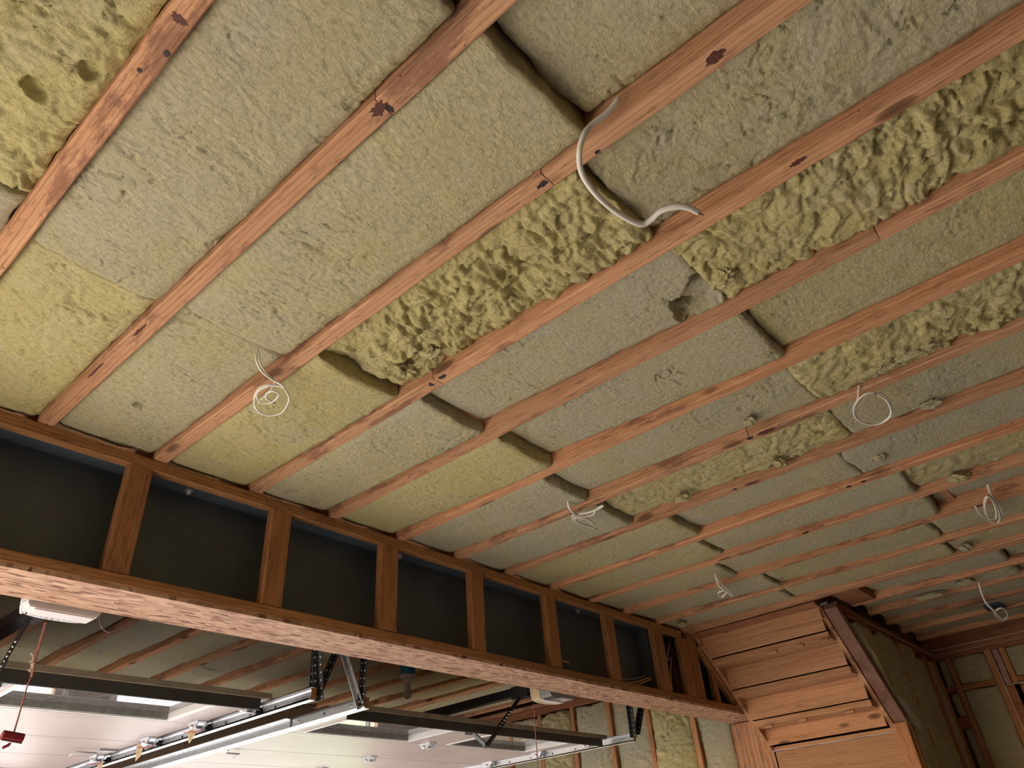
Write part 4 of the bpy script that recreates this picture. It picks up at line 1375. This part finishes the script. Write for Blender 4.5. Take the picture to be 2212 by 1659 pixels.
def opener(xc, yb, elbow, label, white):
    o = tag(empty('door_opener', (xc, 0.4, -0.535)), label, 'opener')
    hw = 0.125
    rounded_head(xc - hw, xc + hw, 0.285, yb, -0.53, -0.37).build('housing', 'plastic_white' if white else 'plastic_grey', o)
    if white:
        MB().box(xc - 0.095, xc + 0.105, 0.287, yb - 0.068, -0.536, -0.5295).build('light_lens', 'plastic_white', o)
        MB().box(xc - 0.10, xc + 0.11, yb - 0.067, yb - 0.062, -0.535, -0.529).build('lens_seam', 'plastic_dark', o)
        for k in range(9):
            x = xc - 0.085 + 0.02 * k
            yy = yb - 0.028 - 0.02 * abs(k - 4) / 4
            MB().board((x, yy - 0.016, -0.5305), (x + 0.008, yy + 0.012, -0.526), 0.006, 0.004).build('vent_slot', 'plastic_grey', o)
        MB().tube(smooth_path([(xc - 0.11, 0.29, -0.50), (xc - 0.125, 0.33, -0.515), (xc - 0.11, 0.37, -0.53)]), 0.006, 8).build('lens_clip', 'plastic_white', o)
    else:
        m = rounded_head(xc - hw - 0.004, xc + hw + 0.004, yb - 0.11, yb + 0.004, -0.535, -0.40)
        m.build('light_lens', 'plastic_cream', o)
        m = rounded_head(xc - hw + 0.012, xc + hw - 0.012, yb - 0.115, yb - 0.035, -0.5375, -0.52)
        m.build('lens_frame', 'plastic_white', o)
        MB().box(xc - 0.10, xc - 0.03, 0.287, yb - 0.09, -0.533, -0.529).build('vent_panel', 'plastic_dark', o)
        MB().box(xc + 0.04, xc + 0.085, 0.31, 0.345, -0.532, -0.5295).build('sticker', 'label_pink', o)
    # rail to the front wall, trolley, arm to the door
    MB().box(xc - 0.028, xc + 0.028, yb - 0.05, 3.50, -0.455, -0.405).build('rail', 'rail_blue', o)
    MB().box(xc - 0.034, xc + 0.034, 0.54, 0.68, -0.475, -0.400).build('trolley', 'black_metal', o)
    MB().box(xc - 0.012, xc + 0.012, 0.30, 0.33, -0.38, 0.05).build('head_strap', 'dark_angle', o)
    T, E_, K = np.array((xc - 0.01, 0.60, -0.45)), np.array(elbow), np.array((elbow[0] + 0.10, 0.90, DZ - 0.006))
    a = MB()
    a.board(T, T + (E_ - T) * 0.72, 0.008, 0.028, up=(0, 1, 0.5))
    a.board(T + (E_ - T) * 0.55 + np.array((0.0, -0.009, 0)), E_ + np.array((0.0, -0.009, 0)), 0.008, 0.032, up=(0, 1, 0.5))
    a.board(E_ + np.array((0, -0.006, 0.006)), K, 0.010, 0.034, up=(0, 0.3, 1))
    a.box(K[0] - 0.03, K[0] + 0.03, K[1] - 0.03, K[1] + 0.04, DZ - 0.012, DZ)
    a.build('door_arm', 'black_metal', o)
    b = MB()
    for k in range(6):
        c = T + (E_ - T) * (0.36 + 0.055 * k)
        b.tube([c + np.array((-0.003, -0.016, 0)), c + np.array((0.003, 0.012, 0))], 0.0045, 8)
    b.build('arm_holes', 'galvanised', o)
    return o


op1 = opener(0.685, 0.425, (0.625, 0.685, -0.76), 'white ceiling opener head at the left with ribbed light lens', True)
op2 = opener(3.60, 0.475, (3.325, 0.705, -0.758), 'grey and cream opener head at the right with pink sticker', False)
# emergency release, left
rel = tag(empty('release_cord', on((27, 1590), 'y', .42)), 'dark red release handle hanging on a frayed cord', 'release handle')
ptsc = pxp([(98, 1345, 'y', .42), (75, 1430, 'y', .42), (68, 1462, 'y', .42)])
MB().tube(ptsc, 0.0045, 8).build('rope', 'rope_red', rel)
MB().tube(pxp([(68, 1462, 'y', .42), (60, 1478, 'y', .42), (48, 1520, 'y', .42), (30, 1583, 'y', .42)]), 0.0028, 8).build('cord', 'rope_red', rel)
fz = MB()
rng = random.Random(9)
for i in range(14):
    a = on((72 + rng.uniform(-4, 3), 1432 - rng.uniform(-22, 22)), 'y', .415)
    fz.tube([a, a + np.array([rng.uniform(-.012, .012), rng.uniform(-.006, .006), rng.uniform(-.02, .02)])], 0.0016, 5)
fz.build('frayed_end', 'rope_fray', rel)
hc = on((27, 1591), 'y', .42)
A, B = on((4, 1588), 'y', .42), on((49, 1596), 'y', .42)
hd = (B - A) / np.linalg.norm(B - A)
MB().board(A, B, 0.028, 0.030, ch=0.008, n=4).build('handle', 'handle_red', rel)
MB().board(A + np.array([0, 0, -0.017]), B + np.array([0, 0, -0.017]), 0.020, 0.004).build('handle_stripe', 'plastic_white', rel)
MB().tube([hc + np.array([0, 0, -0.015]), hc + np.array([-0.004, 0, -0.026]), hc + np.array([-0.02, 0, -0.036])], 0.005, 8).build('knot', 'handle_red', rel)
# release cord of the right opener
rel2 = tag(MB().tube(smooth_path(pxp([(1153, 1520, 'y', .46), (1155, 1560, 'y', .46), (1158, 1600, 'y', .46), (1161, 1640, 'y', .46), (1162, 1690, 'y', .46)])), 0.0028, 8).build('release_cord', 'rope_red'), 'thin red cord hanging from the right opener', 'cord')
# loose wire near the left opener
cable_obj('antenna_wire', pxp([(213, 1318, 'y', .36), (215, 1340, 'y', .36), (221, 1357, 'y', .36), (234, 1366, 'y', .36), (247, 1362, 'y', .36), (256, 1357, 'y', .36)]), 0.0016, 'cable_grey', 'thin grey antenna wire curling under the soffit', 'wire')

# ----------------------------------------------------------------- bulb holder on the ceiling
bx, by = 3.36, 1.45
lb = tag(empty('bulb_fixture', (bx, by, -0.36)), 'bare white bulb in a porcelain holder under a blue box', 'light fixture')
MB().board((bx - 0.25, by, -0.042), (bx + 0.12, by, -0.042), 0.09, 0.082).build('mounting_block', 'joist_wood', lb)
MB().lathe((bx, by, -0.195), [(0.048, 0), (0.052, 0.01), (0.052, 0.105), (0.045, 0.11)], 24).build('junction_box', 'box_blue', lb)
MB().lathe((bx, by, -0.255), [(0.018, 0), (0.020, 0.03), (0.028, 0.036), (0.054, 0.042), (0.058, 0.050), (0.056, 0.060)], 24).build('lamp_holder', 'plastic_white', lb)
MB().lathe((bx, by, -0.352), [(0.004, 0), (0.016, 0.004), (0.026, 0.016), (0.030, 0.032), (0.027, 0.05), (0.019, 0.072), (0.014, 0.10)], 24).build('bulb', 'bulb_glass', lb)


# ----------------------------------------------------------------- loose white house wiring
def white_cable(pts, label, r=0.0052, flat=0.55, core=True):
    root = tag(empty('cable_coil' if 'coil' in label or 'loop' in label else 'loose_cable', pts[0]), label, 'cable', 'loose white cables hanging from the ceiling')
    P = smooth_path(pts)
    MB().tube(P, r, 8, flat=flat).build('sheath', 'cable_white', root)
    if core:
        d = (P[-1] - P[-2]) / np.linalg.norm(P[-1] - P[-2])
        MB().tube([P[-1], P[-1] + d * 0.018], 0.0016, 6).build('conductor', 'plastic_dark', root)
    return root


def zs(lst):
    return [on((a, b), 'z', c) for a, b, c in lst]


white_cable(zs([(1335, 215, 0.03), (1313, 242, 0.0), (1280, 268, -0.03), (1262, 290, -0.06), (1252, 325, -0.09), (1254, 365, -0.11), (1272, 400, -0.12), (1300, 432, -0.125), (1335, 460, -0.12), (1370, 480, -0.115), (1390, 484, -0.11), (1407, 474, -0.105), (1430, 454, -0.10), (1462, 446, -0.10), (1487, 449, -0.10), (1508, 459, -0.10)]),
            'thick white cable looping across the joist near the top centre', r=0.0080, flat=0.8)
coil_left = white_cable(zs([(558, 752, 0.02), (553, 775, -0.02), (565, 802, -0.05), (590, 822, -0.06), (606, 830, -0.07), (612, 836, -0.07), (600, 834, -0.07), (575, 832, -0.07), (555, 845, -0.07), (549, 870, -0.07), (560, 890, -0.07), (585, 898, -0.07), (610, 890, -0.07), (624, 865, -0.07), (618, 845, -0.07), (604, 834, -0.07), (580, 834, -0.075), (557, 846, -0.075), (556, 862, -0.075), (572, 872, -0.075), (592, 866, -0.075), (602, 852, -0.075), (590, 845, -0.075), (576, 850, -0.075), (575, 860, -0.075), (585, 866, -0.075)]),
            'white cable coil with double loop hanging at the left, third joist', r=0.0036, flat=0.8)
MB().tube(smooth_path(zs([(563, 750, 0.02), (560, 778, -0.015), (575, 806, -0.045), (592, 828, -0.055), (560, 868, -0.062), (548, 880, -0.065), (570, 896, -0.07), (540, 884, -0.07)])), 0.0026, 8).build('wire_end', 'cable_white', coil_left)
white_cable(zs([(1856, 832, 0.01), (1853, 860, -0.03), (1848, 880, -0.05), (1846, 895, -0.05), (1858, 910, -0.05), (1885, 916, -0.05), (1912, 908, -0.05), (1927, 888, -0.05), (1918, 862, -0.05), (1898, 850, -0.05), (1872, 850, -0.05), (1852, 866, -0.055), (1844, 884, -0.055), (1850, 904, -0.055), (1880, 918, -0.055), (1910, 911, -0.055), (1925, 892, -0.055), (1915, 865, -0.055), (1895, 853, -0.055)]),
            'round white cable coil hanging below the right-hand joists', r=0.0042, flat=0.8)
white_cable(zs([(1226, 1076, 0.01), (1230, 1098, -0.03), (1245, 1110, -0.04), (1275, 1106, -0.045), (1300, 1095, -0.05), (1300, 1092, -0.05), (1288, 1100, -0.05), (1280, 1112, -0.05), (1255, 1116, -0.05), (1238, 1112, -0.05), (1240, 1125, -0.055), (1262, 1133, -0.055), (1284, 1138, -0.055), (1270, 1122, -0.055), (1242, 1118, -0.055), (1250, 1130, -0.06), (1284, 1141, -0.06)]),
            'crumpled white cable bundle in front of the beam, right of centre', r=0.0052, flat=0.7)
white_cable(zs([(1545, 1238, 0.01), (1548, 1252, -0.02), (1556, 1268, -0.04), (1572, 1280, -0.06), (1582, 1288, -0.06), (1578, 1278, -0.06), (1560, 1262, -0.055), (1548, 1248, -0.05), (1552, 1262, -0.055), (1568, 1280, -0.06), (1556, 1288, -0.065), (1552, 1279, -0.06), (1570, 1276, -0.06), (1560, 1291, -0.07)]),
            'small white cable knot hanging near the stair head', r=0.0065, flat=0.7)
white_cable(zs([(2133, 1046, 0.01), (2138, 1062, -0.02), (2150, 1080, -0.04), (2162, 1100, -0.05), (2162, 1122, -0.05), (2148, 1130, -0.05), (2132, 1115, -0.05), (2126, 1090, -0.05), (2132, 1072, -0.05), (2146, 1080, -0.05), (2160, 1112, -0.055), (2156, 1128, -0.055), (2138, 1124, -0.055), (2127, 1095, -0.055), (2134, 1072, -0.055), (2148, 1090, -0.055), (2150, 1120, -0.055), (2120, 1112, -0.06), (2106, 1092, -0.06)]),
            'oval white cable coil at the right picture edge', r=0.0062, flat=0.7)
white_cable(zs([(2114, 1258, 0.01), (2120, 1280, -0.05), (2130, 1302, -0.10), (2145, 1318, -0.14), (2160, 1334, -0.14), (2172, 1338, -0.14), (2176, 1326, -0.14), (2166, 1314, -0.14), (2152, 1318, -0.14), (2150, 1330, -0.14), (2164, 1340, -0.14), (2174, 1334, -0.14)]),
            'long white cable ending in small loop near the end wall', r=0.0065, flat=0.7)

# small bits at the stair head
tag(MB().box(*(lambda p: (p[0], p[0] + 0.11, p[1] - 0.045, p[1] + 0.045, -0.012, -0.001))(on((1772, 1303), 'z', 0))).build('metal_shim', 'flashing_grey'), 'grey metal shim at the top of the stair stringer', 'shim')
ebx = on((2150, 1312), 'z', 0.01)
eb = tag(empty('junction_box', ebx), 'dark blue junction box between dim joists at the right', 'junction box')
MB().box(ebx[0] - 0.12, ebx[0] + 0.05, ebx[1] - 0.06, ebx[1] + 0.06, 0.0, 0.06).build('box', 'box_navy', eb)
MB().tube([(ebx[0], ebx[1] - 0.06, 0.03), (ebx[0], ebx[1] - 0.10, 0.03)], 0.012, 8).build('connector', 'galvanised_dull', eb)
